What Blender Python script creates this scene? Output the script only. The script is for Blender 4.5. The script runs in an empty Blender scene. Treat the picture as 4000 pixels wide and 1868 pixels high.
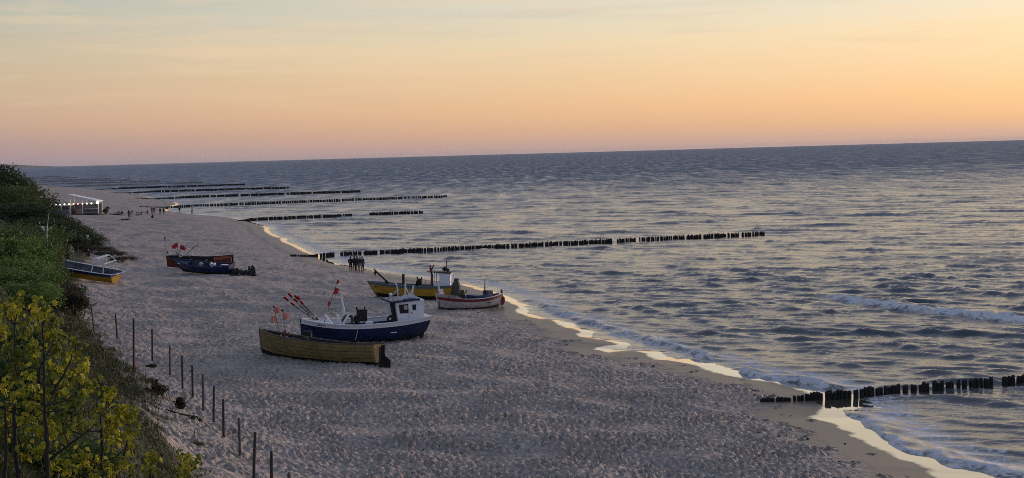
import bpy, bmesh, math, random
import numpy as np
from mathutils import Vector, Matrix

random.seed(7)
rng = np.random.default_rng(11)
SC = bpy.context.scene
COL = SC.collection
R = math.radians

# ------------------------------------------------------------------ camera
H = 13.5                       # eye height above the sea
FPX = 5333.0                   # focal length in photo pixels (4000 wide)
ROLL = R(1.563)
PITCH = R(3.616)
ca, sa = math.cos(ROLL), math.sin(ROLL)
FWD = Vector((0, math.cos(PITCH), -math.sin(PITCH)))
UPV = Vector((0, math.sin(PITCH), math.cos(PITCH)))
RGT = Vector((1, 0, 0))
cam_d = bpy.data.cameras.new('camera')
cam_d.sensor_width = 36.0
cam_d.lens = FPX / 4000 * 36.0
cam_d.clip_start = 0.1
cam_d.clip_end = 100000
cam = bpy.data.objects.new('camera', cam_d)
COL.objects.link(cam)
cx = RGT * ca - UPV * sa
cy = RGT * sa + UPV * ca
cz = -FWD
cam.matrix_world = Matrix(((cx.x, cy.x, cz.x, 0), (cx.y, cy.y, cz.y, 0), (cx.z, cy.z, cz.z, H), (0, 0, 0, 1)))
SC.camera = cam
SC.view_settings.view_transform = 'Standard'
SC.view_settings.look = 'None'
SC.view_settings.exposure = 0.0
SC.view_settings.gamma = 1.0
SC.view_settings.use_curve_mapping = False
SC.render.engine = 'CYCLES'
SC.cycles.max_bounces = 6
SC.cycles.diffuse_bounces = 3
SC.cycles.glossy_bounces = 3
SC.cycles.transmission_bounces = 3
SC.cycles.transparent_max_bounces = 6
SC.cycles.use_denoising = False
SC.cycles.filter_width = 0.95
SC.cycles.sample_clamp_indirect = 2.0
SC.cycles.sample_clamp_direct = 6.0

# ------------------------------------------------------------------ sky and sun
SUN_AZ = R(34.0)      # to the right of the view axis
SUN_EL = R(5.0)


def lin(c):
    out = []
    for v in c[:3]:
        v = v / 255.0
        out.append(v / 12.92 if v <= 0.04045 else ((v + 0.055) / 1.055) ** 2.4)
    return tuple(out) + (1.0,)


W = bpy.data.worlds.new('World')
SC.world = W
W.use_nodes = True
nt = W.node_tree
nt.nodes.clear()


def N(t, typ, **kw):
    n = t.nodes.new(typ)
    for k, v in kw.items():
        setattr(n, k, v)
    return n


def math_node(t, op, a, b=None, c=None, clamp=False):
    n = N(t, 'ShaderNodeMath', operation=op, use_clamp=clamp)
    for i, s in enumerate((a, b, c)):
        if s is None:
            continue
        if isinstance(s, (int, float)):
            n.inputs[i].default_value = s
        else:
            t.links.new(s, n.inputs[i])
    return n.outputs[0]


def ramp_node(t, fac, stops, interp='LINEAR'):
    n = N(t, 'ShaderNodeValToRGB')
    n.color_ramp.interpolation = interp
    el = n.color_ramp.elements
    while len(el) < len(stops):
        el.new(0.5)
    for e, (p, c) in zip(el, stops):
        e.position = p
        e.color = c if len(c) == 4 else tuple(c) + (1,)
    t.links.new(fac, n.inputs[0])
    return n.outputs[0]


def mix_node(t, fac, a, b, blend='MIX'):
    n = N(t, 'ShaderNodeMix', data_type='RGBA', blend_type=blend)
    for s, i in ((fac, 0), (a, 6), (b, 7)):
        if isinstance(s, (int, float)):
            n.inputs[i].default_value = s
        elif isinstance(s, (tuple, list)):
            n.inputs[i].default_value = s if len(s) == 4 else tuple(s) + (1,)
        else:
            t.links.new(s, n.inputs[i])
    return n.outputs[2]


tc = N(nt, 'ShaderNodeTexCoord')
nrm = N(nt, 'ShaderNodeVectorMath', operation='NORMALIZE')
nt.links.new(tc.outputs['Generated'], nrm.inputs[0])
sep = N(nt, 'ShaderNodeSeparateXYZ')
nt.links.new(nrm.outputs[0], sep.inputs[0])
elev = math_node(nt, 'ARCSINE', sep.outputs[2])
elev_d = math_node(nt, 'MULTIPLY', elev, 180 / math.pi)
# non-linear elevation: sqrt gives room for the low bands
fe = math_node(nt, 'POWER', math_node(nt, 'DIVIDE', math_node(nt, 'MAXIMUM', elev_d, 0.0), 90.0), 0.5)
sd = N(nt, 'ShaderNodeVectorMath', operation='DOT_PRODUCT')
nt.links.new(nrm.outputs[0], sd.inputs[0])
sd.inputs[1].default_value = (math.sin(SUN_AZ), math.cos(SUN_AZ), 0.0)
hl = math_node(nt, 'SQRT', math_node(nt, 'MAXIMUM', math_node(nt, 'SUBTRACT', 1.0, math_node(nt, 'MULTIPLY', sep.outputs[2], sep.outputs[2])), 0.0001))
cosaz = math_node(nt, 'DIVIDE', sd.outputs['Value'], hl)


def el_stops(lst):
    return [((e / 90.0) ** 0.5, lin(c)) for e, c in lst]


RAMP_L = el_stops([(0, (160, 146, 154)), (.35, (170, 150, 155)), (.9, (182, 156, 152)), (1.7, (202, 170, 150)), (3.3, (208, 184, 156)), (4.6, (204, 190, 166)),
                   (5.8, (192, 190, 174)), (6.9, (178, 184, 180)), (12, (168, 172, 186)), (28, (142, 156, 188)), (90, (126, 145, 174))])
RAMP_R = el_stops([(0, (205, 172, 160)), (.35, (216, 176, 155)), (.9, (238, 188, 144)), (1.9, (254, 203, 150)), (3.2, (255, 217, 170)), (4.5, (254, 229, 188)),
                   (5.8, (242, 232, 208)), (9, (246, 229, 196)), (16, (234, 220, 204)), (34, (164, 174, 202)), (90, (126, 145, 174))])
RAMP_B = el_stops([(0, (120, 125, 146)), (2, (134, 136, 156)), (6, (160, 150, 166)), (12, (150, 154, 176)), (28, (132, 152, 184)), (90, (126, 145, 174))])
cl = ramp_node(nt, fe, RAMP_L)
cr = ramp_node(nt, fe, RAMP_R)
cb = ramp_node(nt, fe, RAMP_B)
mr = N(nt, 'ShaderNodeMapRange', interpolation_type='LINEAR')
nt.links.new(cosaz, mr.inputs[0])
mr.inputs[1].default_value = 0.55
mr.inputs[2].default_value = 0.985
mb_ = N(nt, 'ShaderNodeMapRange', interpolation_type='SMOOTHSTEP')
nt.links.new(cosaz, mb_.inputs[0])
mb_.inputs[1].default_value = -0.7
mb_.inputs[2].default_value = 0.6
skyc = mix_node(nt, mb_.outputs[0], cb, mix_node(nt, mr.outputs[0], cl, cr))
# thin wisps of high cloud
mp = N(nt, 'ShaderNodeMapping')
mp.inputs['Scale'].default_value = (2.2, 2.2, 26.0)
mp.inputs['Rotation'].default_value = (0.0, 0.035, 0.0)
nt.links.new(nrm.outputs[0], mp.inputs[0])
nz = N(nt, 'ShaderNodeTexNoise')
nz.inputs['Scale'].default_value = 2.6
nz.inputs['Detail'].default_value = 7.0
nz.inputs['Roughness'].default_value = 0.55
nz.inputs['Distortion'].default_value = 0.9
nt.links.new(mp.outputs[0], nz.inputs['Vector'])
wisp = ramp_node(nt, nz.outputs[0], [(0.47, (0, 0, 0, 1)), (0.72, (1, 1, 1, 1))])
wband = ramp_node(nt, math_node(nt, 'DIVIDE', elev_d, 20.0, clamp=True), [(0.08, (0, 0, 0, 1)), (0.2, (1, 1, 1, 1)), (0.36, (.75, .75, .75, 1)), (0.8, (.2, .2, .2, 1))])
wf = math_node(nt, 'MULTIPLY', math_node(nt, 'MULTIPLY', wisp, wband), 0.48)
skyc = mix_node(nt, wf, skyc, lin((250, 216, 176)))
# thin darker streaks
mp2 = N(nt, 'ShaderNodeMapping')
mp2.inputs['Scale'].default_value = (3.0, 3.0, 60.0)
mp2.inputs['Rotation'].default_value = (0.0, -0.07, 0.0)
mp2.inputs['Location'].default_value = (3.3, 1.7, 0.4)
nt.links.new(nrm.outputs[0], mp2.inputs[0])
nz2 = N(nt, 'ShaderNodeTexNoise')
nz2.inputs['Scale'].default_value = 2.2
nz2.inputs['Detail'].default_value = 5.0
nt.links.new(mp2.outputs[0], nz2.inputs['Vector'])
dk = ramp_node(nt, nz2.outputs[0], [(0.55, (0, 0, 0, 1)), (0.75, (1, 1, 1, 1))])
skyc = mix_node(nt, math_node(nt, 'MULTIPLY', math_node(nt, 'MULTIPLY', dk, wband), 0.22), skyc, lin((190, 176, 165)))
sky = N(nt, 'ShaderNodeTexSky', sky_type='NISHITA')
sky.sun_disc = False
sky.sun_elevation = SUN_EL
sky.sun_rotation = SUN_AZ
sky.air_density = 1.0
sky.dust_density = 2.0
sky.ozone_density = 2.0
nish = N(nt, 'ShaderNodeVectorMath', operation='SCALE')
nt.links.new(sky.outputs[0], nish.inputs[0])
nish.inputs['Scale'].default_value = 0.10
skyc = mix_node(nt, 0.06, skyc, nish.outputs[0])
below = math_node(nt, 'LESS_THAN', sep.outputs[2], -0.002)
skyc = mix_node(nt, below, skyc, (0.10, 0.11, 0.13, 1))
bg = N(nt, 'ShaderNodeBackground')
bg.inputs['Strength'].default_value = 1.0
nt.links.new(skyc, bg.inputs['Color'])
wo = N(nt, 'ShaderNodeOutputWorld')
nt.links.new(bg.outputs[0], wo.inputs[0])

sun_d = bpy.data.lights.new('sun', 'SUN')
sun_d.energy = 2.3
sun_d.angle = R(8)
sun_d.color = (1.0, 0.75, 0.60)
sun = bpy.data.objects.new('sun', sun_d)
COL.objects.link(sun)
sdir = Vector((math.sin(SUN_AZ) * math.cos(SUN_EL), math.cos(SUN_AZ) * math.cos(SUN_EL), math.sin(SUN_EL)))
sun.rotation_euler = (-sdir).to_track_quat('-Z', 'Y').to_euler()
sun.location = sdir * 60


# ------------------------------------------------------------------ picture point -> place
def ray(u, v):
    xc = (u - 2000.0) / FPX
    yc = -(v - 934.0) / FPX
    r = xc * ca + yc * sa
    s = -xc * sa + yc * ca
    return RGT * r + UPV * s + FWD


def at(u, v, z=0.0):
    d = ray(u, v)
    k = (z - H) / d.z
    return Vector((0, 0, H)) + d * k


def at_y(u, v, y):
    d = ray(u, v)
    return Vector((0, 0, H)) + d * (y / d.y)


# ------------------------------------------------------------------ terrain
SHORE_PX = [(5200, 2900), (4300, 2260), (3800, 1950), (3653, 1868), (3606, 1843), (3618, 1836), (3572, 1813), (3451, 1768), (3352, 1720), (3270, 1662), (3200, 1643),
            (3145, 1632), (3170, 1618), (3197, 1608), (3214, 1595), (3184, 1578), (3171, 1559), (3158, 1539), (3120, 1526), (3046, 1499), (2992, 1491),
            (2880, 1479), (2725, 1438), (2719, 1426), (2620, 1410), (2545, 1404), (2530, 1390), (2501, 1373), (2430, 1372), (2365, 1380), (2315, 1361), (2330, 1355), (2402, 1348),
            (2383, 1333), (2300, 1322), (2240, 1311), (2271, 1293), (2178, 1274), (2160, 1252), (2079, 1243), (2004, 1218), (2023, 1196), (1980, 1181),
            (1950, 1160), (1870, 1132), (1780, 1108), (1673, 1093), (1566, 1079), (1421, 1056), (1327, 1037), (1276, 1028), (1242, 1015),
            (1237, 1002), (1199, 990), (1173, 981), (1139, 960), (1088, 940), (1100, 932), (1066, 925), (1032, 906), (1028, 898), (1032, 887),
            (972, 870), (938, 859), (870, 846), (761, 838), (728, 835), (658, 826), (641, 824), (643, 812), (658, 806), (690, 798), (671, 788), (608, 780),
            (552, 764), (500, 755), (426, 745), (349, 737), (196, 728), (115, 720), (70, 706)]
shore = [tuple(at(u, v, 0.1)[:2]) for u, v in SHORE_PX]
lx, ly = shore[-1]
sh_ = [shore[0]]
for _a, _b in zip(shore[:-1], shore[1:]):          # round the corners of the swash line
    _d = math.hypot(_b[0] - _a[0], _b[1] - _a[1])
    sh_ += [(_a[0] * .75 + _b[0] * .25, _a[1] * .75 + _b[1] * .25), (_a[0] * .25 + _b[0] * .75, _a[1] * .25 + _b[1] * .75)]
shore = sh_ + [shore[-1]]
shore += [(lx - 0.40 * 700, ly + 700), (lx - 0.39 * 4000, ly + 4000), (lx - 0.39 * 9000, ly + 9000)]
shore = np.array(shore)
SEA_POLY = np.vstack([shore, [[40000, 30000], [40000, -2000], [shore[0][0] + 200, -2000]]])
FOOT = np.array([(38, -50), (14.5, 0), (-7.5, 46), (-26, 85), (-36.5, 115), (-52, 170), (-101, 298), (-230, 600), (-800, 2000), (-4400, 10500)], float)
LAND_POLY = np.vstack([FOOT, [[-20000, 10500], [-20000, -4000], [38, -4000]]])


def banded(fn):
    """run a point-by-point measure in bands of y, so that each band meets only the edges near it"""
    def run(P, poly, *a):
        if len(P) < 4000:
            return fn(P, poly, -1e18, 1e18)
        order = np.argsort(P[:, 1], kind='stable')
        out = None
        for ch in np.array_split(order, 40):
            Q = P[ch]
            r_ = fn(Q, poly, Q[:, 1].min(), Q[:, 1].max())
            if out is None:
                out = np.empty(len(P), r_.dtype)
            out[ch] = r_
        return out
    return run


@banded
def seg_dist(P, poly, ylo, yhi):
    out = np.full(len(P), 1e18)
    mg = 70 + .25 * abs(yhi)
    segs_ = [(a, b) for a, b in zip(poly[:-1], poly[1:]) if max(a[1], b[1]) > ylo - mg and min(a[1], b[1]) < yhi + mg]
    for a, b in segs_:
        ab = b - a
        L2 = float(ab @ ab) + 1e-9
        t = np.clip(((P - a) @ ab) / L2, 0, 1)
        d = ((P - a - t[:, None] * ab) ** 2).sum(1)
        np.minimum(out, d, out=out)
    return np.sqrt(out)


@banded
def inside(P, poly, ylo, yhi):
    x, y = P[:, 0], P[:, 1]
    c = np.zeros(len(P), bool)
    n = len(poly)
    for i in range(n):
        x1, y1 = poly[i]
        x2, y2 = poly[(i + 1) % n]
        if y1 == y2 or max(y1, y2) < ylo or min(y1, y2) > yhi:
            continue
        m = (y1 > y) != (y2 > y)
        c ^= m & (x < (x2 - x1) * (y - y1) / (y2 - y1) + x1)
    return c


def shore_ds(P):           # + on land
    d = seg_dist(P, shore)
    return np.where(inside(P, SEA_POLY), -d, d)


def foot_c(P):             # + up the dune
    d = seg_dist(P, FOOT)
    return np.where(inside(P, LAND_POLY), d, -d)


def tile_noise(n, size, lmin, lmax, seed):
    g = np.random.default_rng(seed)
    f = np.fft.fftfreq(n, size / n)
    fx, fy = np.meshgrid(f, f)
    k = np.sqrt(fx ** 2 + fy ** 2)
    A = np.exp(-((np.log(k + 1e-9) - math.log(1 / math.sqrt(lmin * lmax))) / (0.5 * math.log(lmax / lmin))) ** 2)
    A[0, 0] = 0
    z = np.fft.ifft2(np.fft.fft2(g.standard_normal((n, n))) * A).real
    return z / z.std()


def sample(tile, size, P, rot=0.0):
    n = tile.shape[0]
    c, s = math.cos(rot), math.sin(rot)
    x = (P[:, 0] * c - P[:, 1] * s) / size * n
    y = (P[:, 0] * s + P[:, 1] * c) / size * n
    x0 = np.floor(x).astype(int)
    y0 = np.floor(y).astype(int)
    fx, fy = x - x0, y - y0
    x0 %= n
    y0 %= n
    x1, y1 = (x0 + 1) % n, (y0 + 1) % n
    return (tile[y0, x0] * (1 - fx) * (1 - fy) + tile[y0, x1] * fx * (1 - fy) + tile[y1, x0] * (1 - fx) * fy + tile[y1, x1] * fx * fy)


T_FOOT = tile_noise(640, 22.0, 0.24, 0.50, 3)
T_FOOT2 = tile_noise(512, 31.0, 0.42, 0.95, 4)
T_FOOT3 = tile_noise(512, 70.0, 1.1, 2.6, 9)
T_BIG = tile_noise(256, 90.0, 5, 22, 5)
T_EDGE = tile_noise(256, 60.0, 1.2, 6, 6)


def terrain(P, detail=False, spacing=None):
    P = np.asarray(P, float).reshape(-1, 2)
    ds = shore_ds(P)
    c = foot_c(P)
    z = np.interp(ds, [-60, -40, -10, -4, 0, 3, 8, 15, 25, 40, 60], [-1.9, -1.6, -.7, -.26, .1, .28, .7, 1.1, 1.5, 1.95, 2.2])
    z = z + np.interp(ds, [-8, -4, 0], [0, .21, 0]) * np.interp(P[:, 1], [78, 96], [1, 0])
    rise = np.interp(c, [-7, -3, 0, 3, 6, 10, 14, 18, 30, 60], [0, .15, .6, 1.7, 3.8, 6.7, 9.0, 9.7, 10, 10.5])
    z = z + rise * np.interp(P[:, 1], [95, 150], [1.0, 0.5])
    dry = np.clip((ds - 3) / 8, 0, 1)
    big = sample(T_BIG, 90.0, P)
    z = z + 0.09 * big * dry + 0.25 * sample(T_BIG, 90.0, P * 2.2, 0.7) * np.clip((c - 1) / 4, 0, 1)
    if detail:
        e = sample(T_EDGE, 60.0, P)
        rough = np.clip((ds + e * 0.9 - 2.4) / 0.7, 0, 1) * np.clip(1 - (c - 2) / 5, 0.25, 1)
        f = 1.05 * sample(T_FOOT, 22.0, P) * np.clip(1.6 - spacing / 0.22, 0, 1) + 0.42 * sample(T_FOOT2, 31.0, P, 0.9) * np.clip(1.6 - spacing / 0.35, 0, 1)
        f3 = sample(T_FOOT3, 70.0, P, 0.4) * np.clip(1.6 - spacing / 1.0, 0, 1)
        f = np.where(f < 0, f * 1.15, f * 0.7)
        z = z + (0.088 * f * np.clip(0.84 + 0.34 * sample(T_BIG, 90.0, P * 1.4, 1.9), .22, 1.25) + 0.030 * f3 * np.clip(spacing / 0.4, .3, 1.6)) * rough
        return z, ds, c
    return z


def veg_c(P, c):           # distance inside the grass edge
    return c - np.interp(P[:, 1], [38, 47, 53, 58, 66, 80, 100], [4.3, 3.8, 2.5, 1.5, .2, -.9, 0])


def hgt(x, y):
    return float(terrain([(x, y)])[0])


def ground_at(u, v):
    z = 1.5
    for _ in range(15):
        p = at(u, v, z)
        z = 0.5 * z + 0.5 * hgt(p.x, p.y)
    p = at(u, v, z)
    return Vector((p.x, p.y, hgt(p.x, p.y)))


# ------------------------------------------------------------------ materials
MATS = {}


def mat(name, col, rough=0.7, var=0.25, scale=3.0, bump=0.0, bscale=20.0, metal=0.0, spec=0.4, streak=None, emit=None):
    if name in MATS:
        return MATS[name]
    m = bpy.data.materials.new(name)
    m.use_nodes = True
    t = m.node_tree
    b = t.nodes['Principled BSDF']
    b.inputs['Roughness'].default_value = rough
    b.inputs['Metallic'].default_value = metal
    b.inputs['Specular IOR Level'].default_value = spec
    tcn = N(t, 'ShaderNodeTexCoord')
    nz = N(t, 'ShaderNodeTexNoise')
    nz.inputs['Scale'].default_value = scale
    nz.inputs['Detail'].default_value = 6
    nz.inputs['Roughness'].default_value = 0.65
    t.links.new(tcn.outputs['Object'], nz.inputs['Vector'])
    c0 = tuple(x * (1 - var) for x in col[:3])
    c1 = tuple(min(1, x * (1 + var)) for x in col[:3])
    out = ramp_node(t, nz.outputs[0], [(0.3, c0), (0.7, c1)])
    if streak:
        sc, amt, scol = streak
        mpn = N(t, 'ShaderNodeMapping')
        mpn.inputs['Scale'].default_value = sc
        t.links.new(tcn.outputs['Object'], mpn.inputs[0])
        n2 = N(t, 'ShaderNodeTexNoise')
        n2.inputs['Scale'].default_value = 2.0
        n2.inputs['Detail'].default_value = 8
        n2.inputs['Roughness'].default_value = 0.7
        t.links.new(mpn.outputs[0], n2.inputs['Vector'])
        f = ramp_node(t, n2.outputs[0], [(0.5, (0, 0, 0)), (0.72, (amt, amt, amt))])
        out = mix_node(t, f, out, scol)
    t.links.new(out, b.inputs['Base Color'])
    if bump:
        n3 = N(t, 'ShaderNodeTexNoise')
        n3.inputs['Scale'].default_value = bscale
        n3.inputs['Detail'].default_value = 4
        t.links.new(tcn.outputs['Object'], n3.inputs['Vector'])
        bn = N(t, 'ShaderNodeBump')
        bn.inputs['Strength'].default_value = bump
        bn.inputs['Distance'].default_value = 0.02
        t.links.new(n3.outputs[0], bn.inputs['Height'])
        t.links.new(bn.outputs[0], b.inputs['Normal'])
    if emit:
        b.inputs['Emission Color'].default_value = tuple(emit[0]) + (1,)
        b.inputs['Emission Strength'].default_value = emit[1]
    MATS[name] = m
    return m


# ------------------------------------------------------------------ mesh helpers
def link(name, me, parent=None, m=None):
    o = bpy.data.objects.new(name, me)
    COL.objects.link(o)
    if m is not None and me is not None and len(me.materials) == 0:
        me.materials.append(m)
    if parent is not None:
        o.parent = parent
    return o


def tag(o, label=None, cat=None, group=None, kind=None):
    for k, v in (('label', label), ('category', cat), ('group', group), ('kind', kind)):
        if v:
            o[k] = v
    return o


def empty(name, mtx, label, cat, group=None):
    o = bpy.data.objects.new(name, None)
    COL.objects.link(o)
    o.empty_display_size = 0.3
    if isinstance(mtx, Matrix):
        o.matrix_world = mtx
    else:
        o.location = mtx
    return tag(o, label, cat, group)


def mesh(name, V, F, smooth=False):
    me = bpy.data.meshes.new(name)
    me.from_pydata([tuple(v) for v in V], [], [tuple(f) for f in F])
    me.update()
    if smooth:
        for p in me.polygons:
            p.use_smooth = True
    return me


class MB:
    def __init__(s):
        s.V, s.F = [], []

    def add(s, V, F):
        b = len(s.V)
        s.V += [Vector(v) for v in V]
        s.F += [tuple(i + b for i in f) for f in F]
        return s

    def box(s, c, d, rot=None, taper=1.0):
        hx, hy, hz = d[0] / 2, d[1] / 2, d[2] / 2
        V = []
        for z, k in ((-hz, 1.0), (hz, taper)):
            for x, y in ((-hx, -hy), (hx, -hy), (hx, hy), (-hx, hy)):
                v = Vector((x * k, y * k, z))
                if rot is not None:
                    v = rot @ v
                V.append(v + Vector(c))
        return s.add(V, [(3, 2, 1, 0), (4, 5, 6, 7), (0, 1, 5, 4), (1, 2, 6, 5), (2, 3, 7, 6), (3, 0, 4, 7)])

    def tube(s, pts, rad, n=8, caps=True):
        pts = [Vector(p) for p in pts]
        if isinstance(rad, (int, float)):
            rad = [rad] * len(pts)
        V, F = [], []
        ref = None
        for i, p in enumerate(pts):
            d = (pts[min(i + 1, len(pts) - 1)] - pts[max(i - 1, 0)])
            d = d.normalized() if d.length > 1e-9 else Vector((0, 0, 1))
            if ref is None:
                ref = Vector((1, 0, 0)) if abs(d.x) < 0.8 else Vector((0, 1, 0))
            a = d.cross(ref).normalized()
            b = d.cross(a)
            ref = -b.cross(d).cross(d) if False else ref
            for k in range(n):
                t = 2 * math.pi * k / n
                V.append(p + (a * math.cos(t) + b * math.sin(t)) * rad[i])
        for i in range(len(pts) - 1):
            for k in range(n):
                F.append((i * n + k, i * n + (k + 1) % n, (i + 1) * n + (k + 1) % n, (i + 1) * n + k))
        if caps:
            F.append(tuple(range(n - 1, -1, -1)))
            F.append(tuple((len(pts) - 1) * n + k for k in range(n)))
        return s.add(V, F)

    def plate(s, prof, axis='y', c=0.0, t=0.04):
        """prof: 2d outline (x,z), extruded along y by t about c"""
        n = len(prof)
        V = [(x, c - t / 2, z) for x, z in prof] + [(x, c + t / 2, z) for x, z in prof]
        if axis == 'x':
            V = [(y, x, z) for x, y, z in V]
        F = [tuple(range(n)), tuple(range(2 * n - 1, n - 1, -1))]
        F += [(i, i + n, (i + 1) % n + n, (i + 1) % n) for i in range(n)]
        return s.add(V, F)

    def torus(s, c, Rr, r, axis='y', n=20, k=8, arc=2 * math.pi):
        V, F = [], []
        full = arc > 6.2
        m = n if full else n + 1
        for i in range(m):
            a = arc * i / n
            for j in range(k):
                b = 2 * math.pi * j / k
                q = Rr + r * math.cos(b)
                p = (q * math.cos(a), r * math.sin(b), q * math.sin(a))
                if axis == 'z':
                    p = (p[0], p[2], p[1])
                elif axis == 'x':
                    p = (p[1], p[0], p[2])
                V.append(Vector(p) + Vector(c))
        for i in range(n):
            for j in range(k):
                a0, a1 = i % m, (i + 1) % m
                F.append((a0 * k + j, a0 * k + (j + 1) % k, a1 * k + (j + 1) % k, a1 * k + j))
        return s.add(V, F)

    def ball(s, c, r, n=10, m=7):
        if isinstance(r, (int, float)):
            r = (r, r, r)
        V, F = [], []
        for i in range(1, m):
            ph = math.pi * i / m
            for j in range(n):
                th = 2 * math.pi * j / n
                V.append((c[0] + r[0] * math.sin(ph) * math.cos(th), c[1] + r[1] * math.sin(ph) * math.sin(th), c[2] + r[2] * math.cos(ph)))
        V += [(c[0], c[1], c[2] + r[2]), (c[0], c[1], c[2] - r[2])]
        for i in range(m - 2):
            for j in range(n):
                F.append((i * n + j, (i + 1) * n + j, (i + 1) * n + (j + 1) % n, i * n + (j + 1) % n))
        for j in range(n):
            F.append((len(V) - 2, j, (j + 1) % n))
            F.append((len(V) - 1, (m - 2) * n + (j + 1) % n, (m - 2) * n + j))
        return s.add(V, F)

    def build(s, name, m, parent=None, smooth=False):
        return link(name, mesh(name, s.V, s.F, smooth), parent, m)


def fix_normals(me):
    bm = bmesh.new()
    bm.from_mesh(me)
    bmesh.ops.recalc_face_normals(bm, faces=bm.faces)
    bm.to_mesh(me)
    bm.free()


# ------------------------------------------------------------------ ground and sea sheets
def geo_rows(spec):
    ys = [spec[0][0]]
    for y0, y1, r in spec:
        while ys[-1] < y1:
            ys.append(ys[-1] * (1 + r))
    return np.array(ys)


def grid_mesh(name, xs, ys, zs, keep, attrs):
    nr, nc = xs.shape
    idx = np.arange(nr * nc).reshape(nr, nc)
    quads = np.stack([idx[:-1, :-1], idx[:-1, 1:], idx[1:, 1:], idx[1:, :-1]], -1).reshape(-1, 4)
    kq = keep.reshape(-1)[quads].any(1)
    quads = quads[kq]
    used = np.unique(quads)
    remap = np.full(nr * nc, -1)
    remap[used] = np.arange(len(used))
    quads = remap[quads]
    co = np.stack([xs.reshape(-1), ys.reshape(-1), zs.reshape(-1)], -1)[used]
    me = bpy.data.meshes.new(name)
    me.vertices.add(len(co))
    me.vertices.foreach_set('co', co.astype(np.float32).reshape(-1))
    me.loops.add(len(quads) * 4)
    me.loops.foreach_set('vertex_index', quads.astype(np.int32).reshape(-1))
    me.polygons.add(len(quads))
    me.polygons.foreach_set('loop_start', np.arange(0, len(quads) * 4, 4, dtype=np.int32))
    me.polygons.foreach_set('loop_total', np.full(len(quads), 4, np.int32))
    me.polygons.foreach_set('use_smooth', np.ones(len(quads), bool))
    me.update(calc_edges=True)
    for k, a in attrs.items():
        at_ = me.attributes.new(k, 'FLOAT', 'POINT')
        at_.data.foreach_set('value', a.reshape(-1)[used].astype(np.float32))
    return me


def col_tan(n, inner, outer, n_out):
    a = np.linspace(-inner, inner, n)
    o = inner + (outer - inner) * np.linspace(0, 1, n_out + 1)[1:]
    return np.concatenate([-o[::-1], a, o])


# beach and dune in one sheet
ys = geo_rows([(5, 45, .012), (45, 125, .0023), (125, 420, .0042), (420, 900, .009), (900, 12000, .04)])
tx = col_tan(660, .42, .8, 36)
X = ys[:, None] * tx[None, :]
Y = np.repeat(ys[:, None], len(tx), 1)
SP = np.repeat(np.gradient(ys)[:, None], len(tx), 1)
P = np.stack([X.reshape(-1), Y.reshape(-1)], -1)
Z, DS, CC = terrain(P, True, SP.reshape(-1))
me = grid_mesh('beach', X, Y, Z.reshape(X.shape), (DS > -14).reshape(X.shape), {'ds': DS, 'cc': veg_c(P, CC)})

m = bpy.data.materials.new('sand_and_dune')
m.use_nodes = True
t = m.node_tree
b = t.nodes['Principled BSDF']
geo = N(t, 'ShaderNodeNewGeometry')
ads = N(t, 'ShaderNodeAttribute', attribute_name='ds').outputs['Fac']
acc = N(t, 'ShaderNodeAttribute', attribute_name='cc').outputs['Fac']


def wnoise(scale, detail=4, rough=0.55, vscale=None, dist=0.0):
    n = N(t, 'ShaderNodeTexNoise')
    n.inputs['Scale'].default_value = scale
    n.inputs['Detail'].default_value = detail
    n.inputs['Roughness'].default_value = rough
    n.inputs['Distortion'].default_value = dist
    src = geo.outputs['Position']
    if vscale:
        mpn = N(t, 'ShaderNodeMapping')
        mpn.inputs['Scale'].default_value = vscale
        t.links.new(src, mpn.inputs[0])
        src = mpn.outputs[0]
    t.links.new(src, n.inputs['Vector'])
    return n.outputs[0]


sand = ramp_node(t, wnoise(0.35, 6), [(0.3, (.365, .306, .268)), (0.7, (.46, .386, .338))])
sand = mix_node(t, ramp_node(t, wnoise(4.5, 4, .7), [(0.42, (0, 0, 0)), (0.62, (.75, .75, .75))]), sand, (.160, .138, .130, 1))
edge = math_node(t, 'ADD', ads, math_node(t, 'MULTIPLY', math_node(t, 'SUBTRACT', wnoise(0.9, 5), 0.5), 2.6))
wetf = ramp_node(t, math_node(t, 'DIVIDE', edge, 10.0, clamp=True), [(0.18, (1, 1, 1)), (0.36, (0, 0, 0))])
wet_c = ramp_node(t, wnoise(1.3, 5), [(0.3, (.125, .096, .080)), (0.7, (.160, .124, .102))])
colr = mix_node(t, wetf, sand, wet_c)
fe_ = math_node(t, 'ADD', ads, math_node(t, 'MULTIPLY', math_node(t, 'SUBTRACT', wnoise(0.9, 4), 0.5), 1.1))
film = ramp_node(t, math_node(t, 'ADD', fe_, 0.5, clamp=True), [(0.22, (1, 1, 1)), (0.52, (0, 0, 0))])
colr = mix_node(t, film, colr, (.10, .085, .072, 1))
# dune cover: thin soil, moss and dead grass over the sand
cn = math_node(t, 'ADD', acc, math_node(t, 'MULTIPLY', math_node(t, 'SUBTRACT', wnoise(0.5, 5, .65), 0.5), 4.0))
cover = ramp_node(t, math_node(t, 'DIVIDE', cn, 10.0, clamp=True), [(0.0, (0, 0, 0)), (0.12, (1, 1, 1))])
soil = ramp_node(t, wnoise(0.8, 6, .7), [(0.32, (.050, .044, .026)), (0.5, (.040, .050, .020)), (0.7, (.075, .070, .040))])
colr = mix_node(t, cover, colr, soil)
t.links.new(colr, b.inputs['Base Color'])
rg = mix_node(t, wetf, (.9, .9, .9, 1), (.42, .42, .42, 1))
rg = mix_node(t, film, rg, (.05, .05, .05, 1))
t.links.new(rg, b.inputs['Roughness'])
sp = mix_node(t, film, (.25, .25, .25, 1), (1, 1, 1, 1))
t.links.new(sp, b.inputs['Specular IOR Level'])
b.inputs['IOR'].default_value = 1.5
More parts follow.
